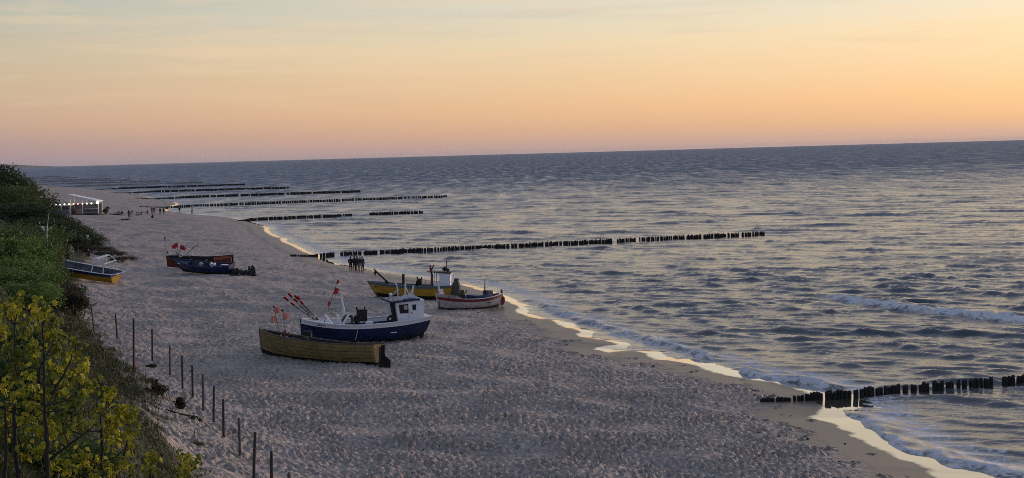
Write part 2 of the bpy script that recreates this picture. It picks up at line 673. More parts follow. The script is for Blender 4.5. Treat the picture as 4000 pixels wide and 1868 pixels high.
t.links.new(math_node(t, 'MULTIPLY', film, 1.0), b.inputs['Coat Weight'])
b.inputs['Coat IOR'].default_value = 2.0
b.inputs['Coat Roughness'].default_value = 0.04
dryf = math_node(t, 'SUBTRACT', 1.0, wetf)
bh = math_node(t, 'ADD', math_node(t, 'MULTIPLY', wnoise(1.1, 3), 1.6), math_node(t, 'ADD', math_node(t, 'MULTIPLY', wnoise(2.6, 3), 1.0), math_node(t, 'MULTIPLY', wnoise(11.0, 3), 0.35)))
bn = N(t, 'ShaderNodeBump')
bn.inputs['Distance'].default_value = 0.22
t.links.new(math_node(t, 'MULTIPLY', dryf, 0.8), bn.inputs['Strength'])
t.links.new(bh, bn.inputs['Height'])
t.links.new(bn.outputs[0], b.inputs['Normal'])
beach = link('beach', me, None, m)
tag(beach, 'wide pale sand beach with trodden bumps rising to a dune', None, None, 'structure')

# breakers: crest lines given as picture points, (height, width, foam)
BREAK = [
    ([(3170, 1142), (3400, 1182), (3700, 1218), (4000, 1247), (4400, 1290)], .34, 1.3, 1.0),
    ([(3390, 1112), (3480, 1122), (3560, 1130)], .40, 1.3, 0.0),
    ([(3610, 1118), (3800, 1140), (4020, 1152), (4300, 1165)], .38, 1.6, 0.0),
    ([(2850, 1432), (3000, 1465), (3150, 1492), (3300, 1512)], .34, .8, 1.0),
    ([(3309, 1580), (3378, 1638), (3460, 1690), (3530, 1737), (3696, 1787), (3890, 1830), (4050, 1860), (4400, 1960)], .22, .8, .9),
    ([(2035, 1152), (2172, 1208), (2321, 1262), (2476, 1305), (2650, 1350), (2756, 1385), (2860, 1410)], .20, .6, .55),
    ([(2000, 1020), (2120, 1045), (2300, 1060), (2600, 1077)], .22, 1.2, .25),
    ([(2080, 1090), (2220, 1105), (2330, 1112)], .20, 1.0, .15),
    ([(2600, 1040), (2730, 1048)], .30, 1.3, 0.0),
    ([(2800, 1046), (2990, 1056)], .30, 1.3, 0.0),
    ([(2880, 1128), (2980, 1132)], .26, 1.1, 0.0),
    ([(3000, 1120), (3190, 1130)], .28, 1.1, 0.0),
    ([(2980, 1175), (3100, 1192)], .22, .9, 0.1),
    ([(2850, 1262), (3050, 1280), (3230, 1292)], .26, 1.0, 0.0),
    ([(2750, 1350), (2830, 1356)], .22, .8, 0.0),
    ([(3480, 1340), (3580, 1358)], .26, .9, 0.0),
    ([(3660, 1378), (3800, 1392)], .26, .9, 0.0),
    ([(3500, 1065), (3650, 1080), (3760, 1084)], .26, 1.3, 0.1),
    ([(2350, 972), (2430, 975)], .30, 1.6, 0.0),
    ([(2300, 1160), (2500, 1200), (2700, 1240), (2900, 1290), (3100, 1330)], .18, .9, 0.1),
    ([(1400, 930), (1560, 945), (1700, 952)], .16, 1.2, .2),
    ([(1180, 880), (1420, 905)], .14, 1.2, .2),
    ([(760, 815), (840, 818)], .14, 1.2, .4),
]
ys = geo_rows([(42, 150, .0023), (150, 650, .0032), (650, 4000, .016), (4000, 15000, .08)])
tx = col_tan(540, .42, .9, 20)
X = ys[:, None] * tx[None, :]
Y = np.repeat(ys[:, None], len(tx), 1)
SP = np.repeat(np.gradient(ys)[:, None], len(tx), 1)
P = np.stack([X.reshape(-1), Y.reshape(-1)], -1)
DS = shore_ds(P)
keepm = DS < 1.5
Z = np.zeros(len(P))
spc = SP.reshape(-1)
off = np.clip((-DS - 2.0) / 6.0, 0, 1)
gr = np.random.default_rng(21)
idx = np.where(keepm & (P[:, 1] < 5000))[0]
Pk, sk = P[idx], spc[idx]
acc_ = np.zeros(len(idx))
for i in range(110):
    lam = 1.1 * (6.0 / 1.1) ** gr.random() if i > 16 else 6 + 6 * gr.random()
    th = math.atan2(-0.92, -0.40) + gr.normal() * (0.20 if lam > 3.2 else 0.36)
    k = 2 * math.pi / lam
    amp = 0.0135 * lam ** 0.80 * (0.6 + 0.8 * gr.random()) * (0.24 if lam > 6 else 0.22)
    ph = gr.random() * 6.283
    w = np.clip((lam / sk - 2.2) / 2.0, 0, 1)
    a = k * (Pk[:, 0] * math.cos(th) + Pk[:, 1] * math.sin(th)) + ph
    # wave groups: slow modulation breaks the crests up
    mth = gr.random() * 6.283
    mk = 2 * math.pi / (lam * (5 + 7 * gr.random()))
    mod = 0.55 + 0.45 * np.sin(mk * (Pk[:, 0] * math.cos(mth) + Pk[:, 1] * math.sin(mth)) + gr.random() * 6)
    s_ = np.sin(a)
    acc_ += amp * w * mod * (s_ + 0.28 * np.cos(2 * a))
acc_ = acc_ + 1.6 * np.maximum(acc_, 0) ** 2
Z[idx] = acc_ * (0.10 + 0.90 * off[idx])


def crest_tile(n, size, count, seed, hmin, hmax, lmin, lmax):
    """short lopsided wavelets: steep towards the shore, long backs"""
    g = np.random.default_rng(seed)
    T = np.zeros((n, n))
    cell = size / n
    for _ in range(count):
        x, y = g.random(2) * size
        th_ = math.atan2(-.93, -.36) + g.normal() * .17
        tx_, ty_ = math.cos(th_), math.sin(th_)
        Lc = lmin * (lmax / lmin) ** g.random()
        hh_ = hmin + (hmax - hmin) * g.random() ** 1.6
        w = hh_ * g.uniform(2.4, 3.4)
        curv = g.normal() * .10 / Lc
        R_ = int((Lc * 1.9 + 2 * w) / cell) + 1
        ii = np.arange(-R_, R_ + 1)
        jx, jy = np.meshgrid(ii, ii)
        px, py = jx * cell, jy * cell
        al = -px * ty_ + py * tx_                 # along the crest
        ac = px * tx_ + py * ty_ + curv * al ** 2  # + is towards the shore
        pr_ = np.where(ac > 0, np.exp(-(ac / (w * .45)) ** 2), np.exp(-(ac / (w * 2.0)) ** 2)) - .22 * np.exp(-((ac - w * 1.5) / (w * .9)) ** 2)
        h_ = hh_ * pr_ * np.exp(-(al / Lc) ** 4)
        ix, iy = (int(x / cell) + jx) % n, (int(y / cell) + jy) % n
        np.add.at(T, (iy, ix), h_)
    return T


T_C1 = crest_tile(640, 56.0, 760, 51, .05, .13, .6, 2.2)
T_C2 = crest_tile(768, 97.0, 1300, 52, .06, .15, 1.0, 3.4)
T_C3 = crest_tile(640, 260.0, 1100, 53, .12, .30, 3.0, 11.0)
c1 = sample(T_C1, 56.0, Pk) * np.clip(2.0 - sk / .30, 0, 1)
c2 = sample(T_C2, 97.0, Pk, .05) * np.clip(2.0 - sk / .55, 0.15, 1)
c3 = sample(T_C3, 260.0, Pk, -.04) * np.clip((sk - .3) / .5, 0, 1)
Z[idx] += (c1 + c2 + c3) * (0.12 + 0.88 * off[idx])
FOAM = np.zeros(len(P))
WARP = sample(T_BIG, 90.0, P * 3.0) * 0.22
for pts, hh, ww, fo in BREAK:
    if fo < .5:
        hh, ww = hh * .58, ww * .52
    pl = np.array([at(u, v, .15)[:2] for u, v in pts])
    lo, hi = pl.min(0) - 8, pl.max(0) + 8
    sel = np.where((P[:, 0] > lo[0]) & (P[:, 0] < hi[0]) & (P[:, 1] > lo[1]) & (P[:, 1] < hi[1]))[0]
    if len(sel) == 0:
        continue
    Q = P[sel]
    best = np.full(len(Q), 1e9)
    sgn = np.zeros(len(Q))
    tt = np.zeros(len(Q))
    n = len(pl) - 1
    for i in range(n):
        a_, b_ = pl[i], pl[i + 1]
        ab = b_ - a_
        L2 = ab @ ab
        tr = ((Q - a_) @ ab) / L2
        tcl = np.clip(tr, 0, 1)
        dv = Q - a_ - tcl[:, None] * ab
        d = np.sqrt((dv ** 2).sum(1))
        u = d < best
        best = np.where(u, d, best)
        sgn = np.where(u, ab[0] * dv[:, 1] - ab[1] * dv[:, 0], sgn)   # >0 = seaward (left of the crest line seen heading right/near)
        tt = np.where(u, (i + tcl) / n, tt)
    taper = np.clip(np.minimum(tt, 1 - tt) * 6, 0.0, 1) ** 0.6
    taper = np.where((tt <= 0) | (tt >= 1), taper * np.exp(-(best / ww) ** 2), taper)
    q = np.where(sgn > 0, best, -best) + WARP[sel]
    prof = np.where(q > 0, np.exp(-(q / (ww * 1.25)) ** 2), np.exp(-(q / (ww * .55)) ** 2))
    Z[sel] += hh * prof * taper * (1 + 0.22 * sample(T_BIG, 90.0, Q * 2.6, .4))
    trough = np.exp(-((q + ww * 1.5) / (ww * .9)) ** 2)
    Z[sel] -= 0.25 * hh * trough * taper
    if fo > 0:
        fp = np.where(q > -.1, np.exp(-((q + .1) / (ww * .55)) ** 2), np.exp(-((q + .1) / (ww * 1.0)) ** 2))
        FOAM[sel] = np.maximum(FOAM[sel], fo * fp * np.clip(np.minimum(tt, 1 - tt) * 8, 0, 1))
# thin foam left by the swash
near = np.exp(-((DS + 3.4) / 2.2) ** 2) * np.clip(1.2 - P[:, 1] / 900, .25, 1)
FOAM = np.maximum(FOAM, 0.74 * near)
me = grid_mesh('sea', X, Y, Z.reshape(X.shape), keepm.reshape(X.shape), {'foam': FOAM, 'ds': DS})
m = bpy.data.materials.new('sea_water')
m.use_nodes = True
t = m.node_tree
b = t.nodes['Principled BSDF']
geo = N(t, 'ShaderNodeNewGeometry')
af = N(t, 'ShaderNodeAttribute', attribute_name='foam').outputs['Fac']
ads = N(t, 'ShaderNodeAttribute', attribute_name='ds').outputs['Fac']
shallow = ramp_node(t, math_node(t, 'DIVIDE', math_node(t, 'MULTIPLY', ads, -1.0), 60.0, clamp=True), [(0.0, (.11, .105, .10)), (0.3, (.034, .046, .060)), (1.0, (.022, .038, .060))])
fn = math_node(t, 'ADD', math_node(t, 'MULTIPLY', wnoise(2.2, 8, .72, (1, 1, 1), .6), 1.15), math_node(t, 'MULTIPLY', wnoise(.8, 3), .35))
fm = ramp_node(t, math_node(t, 'ADD', math_node(t, 'MULTIPLY', af, 0.74), math_node(t, 'MULTIPLY', math_node(t, 'SUBTRACT', fn, 0.72), 1.7)), [(0.42, (0, 0, 0)), (0.72, (1, 1, 1))])
t.links.new(mix_node(t, fm, shallow, (.60, .60, .62, 1)), b.inputs['Base Color'])
t.links.new(mix_node(t, fm, (.07, .07, .07, 1), (.85, .85, .85, 1)), b.inputs['Roughness'])
b.inputs['IOR'].default_value = 1.52
b.inputs['Specular IOR Level'].default_value = 0.5
calm = ramp_node(t, math_node(t, 'DIVIDE', math_node(t, 'MULTIPLY', ads, -1.0), 12.0, clamp=True), [(0.12, (.12, .12, .12)), (0.42, (1, 1, 1))])
h1 = wnoise(1.5, 5, .62, (.75, 1.35, 1), .3)
h2 = wnoise(.26, 4, .6, (.7, 1.5, 1), .2)
h3 = wnoise(.05, 3, .55, (.6, 1.6, 1), .1)
bh = math_node(t, 'ADD', math_node(t, 'MULTIPLY', h1, .5), math_node(t, 'ADD', math_node(t, 'MULTIPLY', h2, .8), math_node(t, 'MULTIPLY', h3, 1.2)))
bn = N(t, 'ShaderNodeBump')
bn.inputs['Distance'].default_value = 0.6
t.links.new(math_node(t, 'MULTIPLY', calm, .26), bn.inputs['Strength'])
t.links.new(bh, bn.inputs['Height'])
# wind waves are lopsided: the steep faces look shoreward, and far out only those faces are seen
sy = N(t, 'ShaderNodeSeparateXYZ')
t.links.new(geo.outputs['Position'], sy.inputs[0])
far_f = N(t, 'ShaderNodeMapRange', interpolation_type='SMOOTHSTEP')
t.links.new(sy.outputs[1], far_f.inputs[0])
far_f.inputs[1].default_value = 60
far_f.inputs[2].default_value = 900
far_f.inputs[3].default_value = 0.03
far_f.inputs[4].default_value = 0.32
gust = math_node(t, 'ADD', -0.5, math_node(t, 'MULTIPLY', wnoise(1.0, 6, .75, (.16, .020, 1), .4), 3.0))
bias_k = math_node(t, 'MULTIPLY', far_f.outputs[0], gust)
bias = N(t, 'ShaderNodeVectorMath', operation='SCALE')
bias.inputs[0].default_value = (-0.25, -0.97, 0)
t.links.new(bias_k, bias.inputs['Scale'])
addn = N(t, 'ShaderNodeVectorMath', operation='ADD')
t.links.new(bn.outputs[0], addn.inputs[0])
t.links.new(bias.outputs[0], addn.inputs[1])
nrmn = N(t, 'ShaderNodeVectorMath', operation='NORMALIZE')
t.links.new(addn.outputs[0], nrmn.inputs[0])
t.links.new(nrmn.outputs[0], b.inputs['Normal'])
sea = link('sea', me, None, m)
tag(sea, 'choppy grey sea with small breakers rolling onto the beach', None, None, 'structure')

# low far headland
V, F = [], []
hx = np.linspace(-760, 90, 40)
for i, q in enumerate(hx):
    w = min(1, (90 - q) / 130) ** .7 if q < 90 else 0
    zz = 13.5 + 16 * w + 3 * math.sin(i * 1.3) * w if w > 0 else 0
    p0 = at_y(q, 640, 9500)
    for dy, k in ((-250, 0), (-120, .75), (0, 1), (300, .9), (900, 0)):
        V.append((p0.x, 9500 + dy, -1 + (zz + 1) * k))
for i in range(len(hx) - 1):
    for k in range(4):
        F.append((i * 5 + k, (i + 1) * 5 + k, (i + 1) * 5 + k + 1, i * 5 + k + 1))
hd = link('headland', mesh('headland', V, F, True), None, mat('far_wood', (.06, .075, .07), .9, .3, .004))
tag(hd, 'low wooded headland far off on the horizon', None, None, 'structure')

# ================================================================== groynes
M_POST = mat('wet_black_timber', (.014, .013, .013), .75, .4, 5, .5, 14)
M_WOOD = mat('grey_weathered_wood', (.10, .088, .078), .85, .35, 6, .4, 25)
M_WOOD_D = mat('dark_weathered_wood', (.045, .038, .034), .85, .35, 6, .4, 25)


def post_mesh(name, r, h, n=7, seed=0):
    g = random.Random(seed)
    mb = MB()
    V, F = [], []
    lv = [(0, 1.0), (.5, .98), (.93, 1.0), (1.0, .78)]
    for z, k in lv:
        for j in range(n):
            a = 2 * math.pi * j / n
            q = r * k * (1 + .08 * math.sin(3 * a + seed))
            V.append((q * math.cos(a), q * math.sin(a), z * h + (.04 * g.uniform(-1, 1) if z > .9 else 0)))
    for i in range(len(lv) - 1):
        for j in range(n):
            F.append((i * n + j, i * n + (j + 1) % n, (i + 1) * n + (j + 1) % n, (i + 1) * n + j))
    F.append(tuple((len(lv) - 1) * n + j for j in range(n)))
    return mesh(name, V, F, False)


POSTM = [post_mesh('groyne_post', .125, 1.0, 7, i) for i in range(6)]
for pm in POSTM:
    pm.materials.append(M_POST)


def groyne(label, pts, gaps, individual, pitch=.27, ztop=.62, low=0.0, missing=.06):
    """pts: picture points of the post tops from the land end out to sea"""
    g = random.Random(len(label) * 7 + int(pts[0][0]))
    wp = [at(u, v, ztop) for u, v in pts]
    L = [0]
    for a, b_ in zip(wp[:-1], wp[1:]):
        L.append(L[-1] + (b_ - a).length)
    root = empty('groyne', Vector((wp[0].x, wp[0].y, 0)), label, 'groyne', 'groynes of timber posts along the beach')
    o0 = root.location.copy()
    n = int(L[-1] / pitch)
    big = MB()
    cnt = 0
    for i in range(n):
        s_ = min(L[-1] * .999, max(0, i * pitch + g.choice((-.07, -.03, 0, .03, .07)) * (1.0 if wp[0].y < 100 else .7)))
        f = s_ / L[-1]
        if any(a < f < b_ for a, b_ in gaps) or g.random() < missing:
            continue
        k = max(j for j in range(len(L) - 1) if L[j] <= s_)
        q = (s_ - L[k]) / (L[k + 1] - L[k])
        p = wp[k].lerp(wp[k + 1], q)
        p += Vector((g.uniform(-.03, .03), g.uniform(-.05, .05), 0))
        gz = hgt(p.x, p.y)
        zt = ztop + g.uniform(-.07, .06)
        if s_ < low:                                  # inner end is cut low and half buried
            zt = max(gz + .16 + .12 * g.random(), .3 + (ztop - .25) * (s_ / low) ** 2)
        zb = min(gz, 0) - .5
        h = zt - zb
        rr = g.uniform(.82, 1.15) * (1.0 if wp[0].y < 100 else 1.12 if wp[0].y < 250 else 1.3)
        if individual:
            o = bpy.data.objects.new('post', POSTM[g.randrange(6)])
            COL.objects.link(o)
            o.parent = root
            o.location = (p.x - o0.x, p.y - o0.y, zb)
            o.scale = (rr, rr, h)
            o.rotation_euler = (g.uniform(-.025, .025), g.uniform(-.025, .025), g.uniform(0, 6))
            cnt += 1
        else:
            big.tube([(p.x - o0.x, p.y - o0.y, zb), (p.x - o0.x, p.y - o0.y, zt)], .15 * rr, 5)
    if not individual:
        o = big.build('post_row', M_POST, root)
        o['kind'] = 'stuff'
    return root


groyne('nearest groyne, thick black posts at the lower right', [(2975, 1552), (3154, 1537), (3287, 1525), (3460, 1510), (3653, 1494), (3825, 1481), (4000, 1466), (4420, 1432)],
       [(.612, .628)], True, .235, .50, 3.2, .01)
groyne('long unbroken groyne beyond the row of beached boats', [(1130, 994), (1288, 988), (1640, 970), (2000, 953), (2500, 929), (2992, 905)],
       [(.086, .094), (.655, .662), (.705, .713)], True, .25, .58, 5.0, .05)
groyne('broken groyne with a wide gap near its outer end', [(930, 854), (1150, 844), (1363, 836), (1446, 831), (1655, 824)], [(.595, .715)], True, .26, .66, 3.0, .04)
groyne('longest of the far groynes, reaching the beach by the bathers', [(545, 806), (699, 801), (1100, 786), (1400, 775), (1750, 763)], [], True, .32, .78, 14.0, .02)
FARG = [((531, 771), (1411, 743), 'second groyne behind the bathers, counted towards the horizon'), ((433, 749), (1130, 729), 'third groyne behind the bathers, counted towards the horizon'),
        ((335, 736), (961, 717), 'fourth groyne behind the bathers, counted towards the horizon'), ((189, 727), (797, 710), 'fifth groyne behind the bathers, counted towards the horizon'),
        ((126, 718), (629, 705), 'sixth groyne behind the bathers, counted towards the horizon'), ((105, 711), (517, 700), 'seventh groyne behind the bathers, counted towards the horizon'),
        ((98, 705), (438, 696), 'third groyne from the horizon'), ((91, 698), (304, 692), 'second groyne from the horizon'), ((85, 692), (238, 688), 'groyne closest to the horizon')]
for a, b_, lab in FARG:
    groyne(lab, [a, b_], [], False, .32 if a[0] > 300 else .6, .95, 20.0, .03)

# ================================================================== boats
def sm(x):
    x = max(0.0, min(1.0, x))
    return x * x * (3 - 2 * x)


class Hull:
    def __init__(s, L, B, bow, mid, stern, kb=.3, ks=.15, rake=.4, srake=.1, sw=.6, um=.6, full=.75, kmid=.32):
        s.__dict__.update(locals())

    def P(s, u, v, side, inset=0.0):
        L = s.L
        um = s.um
        sh = s.mid + ((s.bow - s.mid) * ((um - u) / um) ** 2 if u < um else (s.stern - s.mid) * ((u - um) / (1 - um)) ** 2)
        ke = s.kb * max(0, (.2 - u) / .2) ** 2 + s.ks * max(0, (u - .7) / .3) ** 2
        hb = s.B / 2 * (math.sin(math.pi / 2 * min(1, u / .42)) ** s.full if u < .42 else 1 - (1 - s.sw) * ((u - .42) / .58) ** 2.3)
        k = .95 - (.95 - s.kmid) * sm(u / .38) + .18 * sm((u - .7) / .3)
        w = max(v, 0) ** k
        x = L * u - s.rake * (v - .0) * (1 - u) ** 4 + s.srake * v * u ** 6
        y = max(0.015, hb * w - inset) if u > 0.002 else max(.015, hb * w)
        return Vector((x, side * y, ke + (sh - ke) * v))

    def band(s, v0, v1, nu=28, nv=4, t=.05, sides=(-1, 1), u0=0.0, u1=1.0, proud=0.0, v1f=None, cap=True):
        """shell of the hull between two levels: outer and inner skin joined along the edges"""
        mb = MB()
        for sd_ in sides:
            rows = []
            for i in range(nu + 1):
                uu = u0 + (u1 - u0) * i / nu
                vt = v1f(uu) if v1f else v1
                col = []
                for j in range(nv + 1):
                    vv = v0 + (vt - v0) * j / nv
                    col.append(s.P(uu, vv, sd_, -proud * (1 - .6 * j / nv)))
                for j in range(nv, -1, -1):
                    vv = v0 + (vt - v0) * j / nv
                    col.append(s.P(uu, vv, sd_, t))
                rows.append(col)
            k = len(rows[0])
            V = [p for r_ in rows for p in r_]
            F = []
            for i in range(nu):
                for j in range(k if cap else k - 1):
                    a, b_, c, d = i * k + j, i * k + (j + 1) % k, (i + 1) * k + (j + 1) % k, (i + 1) * k + j
                    F.append((a, b_, c, d) if sd_ > 0 else (d, c, b_, a))
            F.append(tuple(range(k)))
            F.append(tuple(nu * k + j for j in range(k)))
            mb.add(V, F)
        return mb

    def transom(s, v0, v1, t=.06, n=6, off=0.0):
        pts = [s.P(1, v0 + (v1 - v0) * j / n, -1) for j in range(n + 1)] + [s.P(1, v0 + (v1 - v0) * j / n, 1) for j in range(n, -1, -1)]
        m_ = len(pts)
        V = [p + Vector((off, 0, 0)) for p in pts] + [p + Vector((off - t, 0, 0)) for p in pts]
        F = [tuple(range(m_)), tuple(range(2 * m_ - 1, m_ - 1, -1))] + [(i, i + m_, (i + 1) % m_ + m_, (i + 1) % m_) for i in range(m_)]
        return MB().add(V, F)

    def rail(s, v=1.0, w=.12, h=.06, nu=30, dz=0.0, out=.03, sides=(-1, 1), u0=0.0, u1=1.0):
        mb = MB()
        for sd_ in sides:
            V = []
            for i in range(nu + 1):
                p = s.P(u0 + (u1 - u0) * i / nu, v, sd_)
                yo, yi = p.y + sd_ * out, p.y + sd_ * (out - w)
                if (yi * sd_) < 0.004:
                    yi = sd_ * 0.004
                V += [(p.x, yo, p.z + dz), (p.x, yo, p.z + dz + h), (p.x, yi, p.z + dz + h), (p.x, yi, p.z + dz)]
            F = []
            for i in range(nu):
                for j in range(4):
                    F.append((i * 4 + j, i * 4 + (j + 1) % 4, (i + 1) * 4 + (j + 1) % 4, (i + 1) * 4 + j))
            F += [(0, 1, 2, 3), (nu * 4 + 3, nu * 4 + 2, nu * 4 + 1, nu * 4)]
            mb.add(V, F)
        return mb

    def deck(s, v, u0=.02, u1=.995, nu=20, inset=.045, t=.04):
        V = []
        for i in range(nu + 1):
            uu = u0 + (u1 - u0) * i / nu
            a, b_ = s.P(uu, v, -1, inset), s.P(uu, v, 1, inset)
            V += [a, b_, b_ - Vector((0, 0, t)), a - Vector((0, 0, t))]
        F = []
        for i in range(nu):
            for j in range(4):
                F.append((i * 4 + j, i * 4 + (j + 1) % 4, (i + 1) * 4 + (j + 1) % 4, (i + 1) * 4 + j))
        F += [(3, 2, 1, 0), (nu * 4, nu * 4 + 1, nu * 4 + 2, nu * 4 + 3)]
        return MB().add(V, F)

    def stem(s, t=.09, n=10, out=.05, v0=0.0, v1=1.04):
        pts = []
        for j in range(n + 1):
            v = v0 + (v1 - v0) * j / n
            p = s.P(0, v, 1)
            pts.append((p.x, p.z))
        prof = [(x - out, z) for x, z in pts] + [(x + .07, z) for x, z in reversed(pts)]
        return MB().plate(prof, 'y', 0, t)

    def keel(s, t=.09, d=.10, n=20):
        pts = [(s.P(i / n, 0, 1).x, s.P(i / n, 0, 1).z) for i in range(n + 1)]
        prof = [(x, z + .03) for x, z in pts] + [(x, z - d) for x, z in reversed(pts)]
        return MB().plate(prof, 'y', 0, t)


def bfix(o):
    fix_normals(o.data)
    return o


def boat_frame(bow, stern, heel=0.0, dz=(0.0, 0.0)):
    a = ground_at(*bow) + Vector((0, 0, dz[0]))
    b_ = ground_at(*stern) + Vector((0, 0, dz[1]))
    X_ = (b_ - a)
    L = X_.length
    X_.normalize()
    Zu = (Vector((0, 0, 1)) - X_ * X_.z).normalized()
    Y_ = Zu.cross(X_)
    c, s_ = math.cos(heel), math.sin(heel)
    Z2 = Zu * c - Y_ * s_
    Y2 = Z2.cross(X_)
    return Matrix(((X_.x, Y2.x, Z2.x, a.x), (X_.y, Y2.y, Z2.y, a.y), (X_.z, Y2.z, Z2.z, a.z), (0, 0, 0, 1))), L


M_YEL_OLD = mat('worn_yellow_paint', (.27, .20, .075), .75, .28, 2.2, .4, 9, streak=((.6, .6, 5), .75, (.055, .045, .025, 1)))
M_YEL = mat('yellow_hull_paint', (.50, .300, .022), .5, .12, 1.5, .15, 6, streak=((1.5, 1.5, 1.0), .35, (.16, .10, .03, 1)))
M_YEL2 = mat('orange_yellow_hull_paint', (.52, .29, .012), .55, .12, 1.5, .15, 6, streak=((1.5, 1.5, 1.0), .35, (.17, .10, .02, 1)))
M_BLACK = mat('black_antifouling', (.012, .011, .011), .8, .4, 3, .3, 12)
M_NAVY = mat('navy_blue_paint', (.006, .018, .085), .42, .2, 1.6, .1, 7, streak=((1, 1, 3), .5, (.012, .018, .04, 1)))
M_NAVY_D = mat('dull_dark_blue_paint', (.008, .02, .062), .6, .3, 1.6, .2, 7)
M_BLUE = mat('strake_blue_paint', (.010, .040, .115), .5, .2, 2)
M_WHITE = mat('white_boat_paint', (.76, .78, .82), .5, .07, 2.0, .08, 9, streak=((2, 2, 1), .25, (.34, .33, .33, 1)))
M_WHITE_OLD = mat('stained_white_paint', (.50, .49, .49), .6, .12, 2.0, .15, 9, streak=((.8, .8, 2.5), .8, (.13, .115, .085, 1)))
M_RED = mat('dark_red_paint', (.19, .022, .024), .55, .2, 2)
M_ORANGE = mat('orange_inner_paint', (.42, .095, .035), .6, .2, 2)
M_RUST = mat('red_brown_hull_paint', (.135, .030, .022), .7, .3, 2.5)
M_GREYB = mat('grey_blue_bulwark_paint', (.115, .150, .185), .6, .2, 2)
M_GREY = mat('grey_inner_paint', (.13, .14, .165), .7, .25, 3)
M_METAL = mat('galvanised_metal', (.34, .35, .38), .4, .15, 6, metal=.6)
M_DMETAL = mat('dark_rusty_iron', (.03, .026, .024), .7, .4, 8, .4, 30)
M_RUBBER = mat('black_rubber', (.014, .014, .015), .7, .3, 5)
M_TYRE = mat('worn_brown_rubber', (.075, .062, .054), .85, .25, 5)
M_GLASS = mat('dark_window_glass', (.012, .014, .016), .08, .1, 2, spec=.6)
M_FLAGR = mat('red_flag_cloth', (.50, .022, .028), .8, .2, 5)
M_FLAGO = mat('faded_orange_flag_cloth', (.86, .34, .25), .8, .15, 5)
M_NET = mat('heaped_dark_net', (.022, .022, .022), .95, .5, 9, .9, 30)
M_ROPE = mat('pale_rope', (.42, .38, .33), .9, .2, 10)


def text_part(txt, size, name, m_, parent, mtx):
    cu = bpy.data.curves.new(name, 'FONT')
    cu.body = txt
    cu.size = size
    cu.extrude = .004
    tmp = bpy.data.objects.new('tmp_text', cu)
    COL.objects.link(tmp)
    dg = bpy.context.evaluated_depsgraph_get()
    me_ = bpy.data.meshes.new_from_object(tmp.evaluated_get(dg))
    bpy.data.objects.remove(tmp)
    me_.name = name
    me_.materials.clear()
    o = link(name, me_, parent, m_)
    o.matrix_local = mtx
    return o


def side_text(h, txt, u0, v, size, m_, parent, off=.02, span=.5):
    """lettering on the near side of a hull, reading bow to stern"""
    p = h.P(u0, v, -1)
    q = h.P(min(1, u0 + .06), v, -1)
    up = h.P(u0, v + .06, -1) - p
    X_ = (q - p).normalized()
    Z_ = X_.cross(up).normalized()
    Y_ = Z_.cross(X_)
    p = p + Z_ * off
    return text_part(txt, size, 'lettering', m_, parent, Matrix(((X_.x, Y_.x, Z_.x, p.x), (X_.y, Y_.y, Z_.y, p.y), (X_.z, Y_.z, Z_.z, p.z), (0, 0, 0, 1))))


def hauler(mb, c, w=.55, h=.65):
    mb.box((c[0], c[1], c[2] + .35 + h / 2), (w, .5, h), taper=.95)
    for sx in (-1, 1):
        for sy_ in (-1, 1):
            mb.box((c[0] + sx * w * .38, c[1] + sy_ * .18, c[2] + .18), (.07, .07, .4))
    mb.torus((c[0] - w * .65, c[1], c[2] + .45), .24, .07, 'x', 14, 6)
    mb.tube([(c[0] - w * .5, c[1], c[2] + h + .3), (c[0] - w * .62, c[1], c[2] + h + .52)], .07, 7)
    mb.tube([(c[0] + w * .3, c[1], c[2] + h + .3), (c[0] + w * .32, c[1], c[2] + h + .5)], .06, 7)
    return mb


def marker(base, tip, flags, m_flag, label, group, wpos=1.0, blackball=False):
    """fishing marker: thin pole with one or more flags and a float"""
    base, tip = Vector(base), Vector(tip)
    r_ = empty('marker_pole', base, label, 'marker flag', group)
    d = tip - base
    MB().tube([(0, 0, 0), d * .5, d], [.022, .018, .012], 6).build('pole', M_WOOD_D, r_)
    dn = d.normalized()
    side = Vector((1, 0, 0)) - dn * dn.x
    side.normalize()
    for k, (f0, f1, w, sg) in enumerate(flags):
        V, F = [], []
        n = 5
        for i in range(n + 1):
            q = i / n
            for f in (f0, f1):
                ff = f + (f1 - f0) * .22 * q * (1 if f == f0 else -.1)
                p = d * ff + side * (w * q * sg) + Vector((0, .07 * math.sin(q * 7 + k), -.12 * q * q * w))
                V.append(p)
        m0 = len(V)
        V += [p + Vector((0, .006, 0)) for p in V]
        for i in range(n):
            F.append((i * 2, i * 2 + 1, i * 2 + 3, i * 2 + 2))
            F.append((m0 + i * 2 + 2, m0 + i * 2 + 3, m0 + i * 2 + 1, m0 + i * 2))
        F += [(0, m0, m0 + 1, 1), (n * 2 + 1, m0 + n * 2 + 1, m0 + n * 2, n * 2)]
        link('flag', mesh('flag', V, F), r_, m_flag)
    if blackball:
        MB().ball(d, .07).build('top_ball', M_BLACK, r_, True)
    MB().ball(d * .22, (.09, .09, .16)).build('float', M_ROPE, r_, True)
    return r_


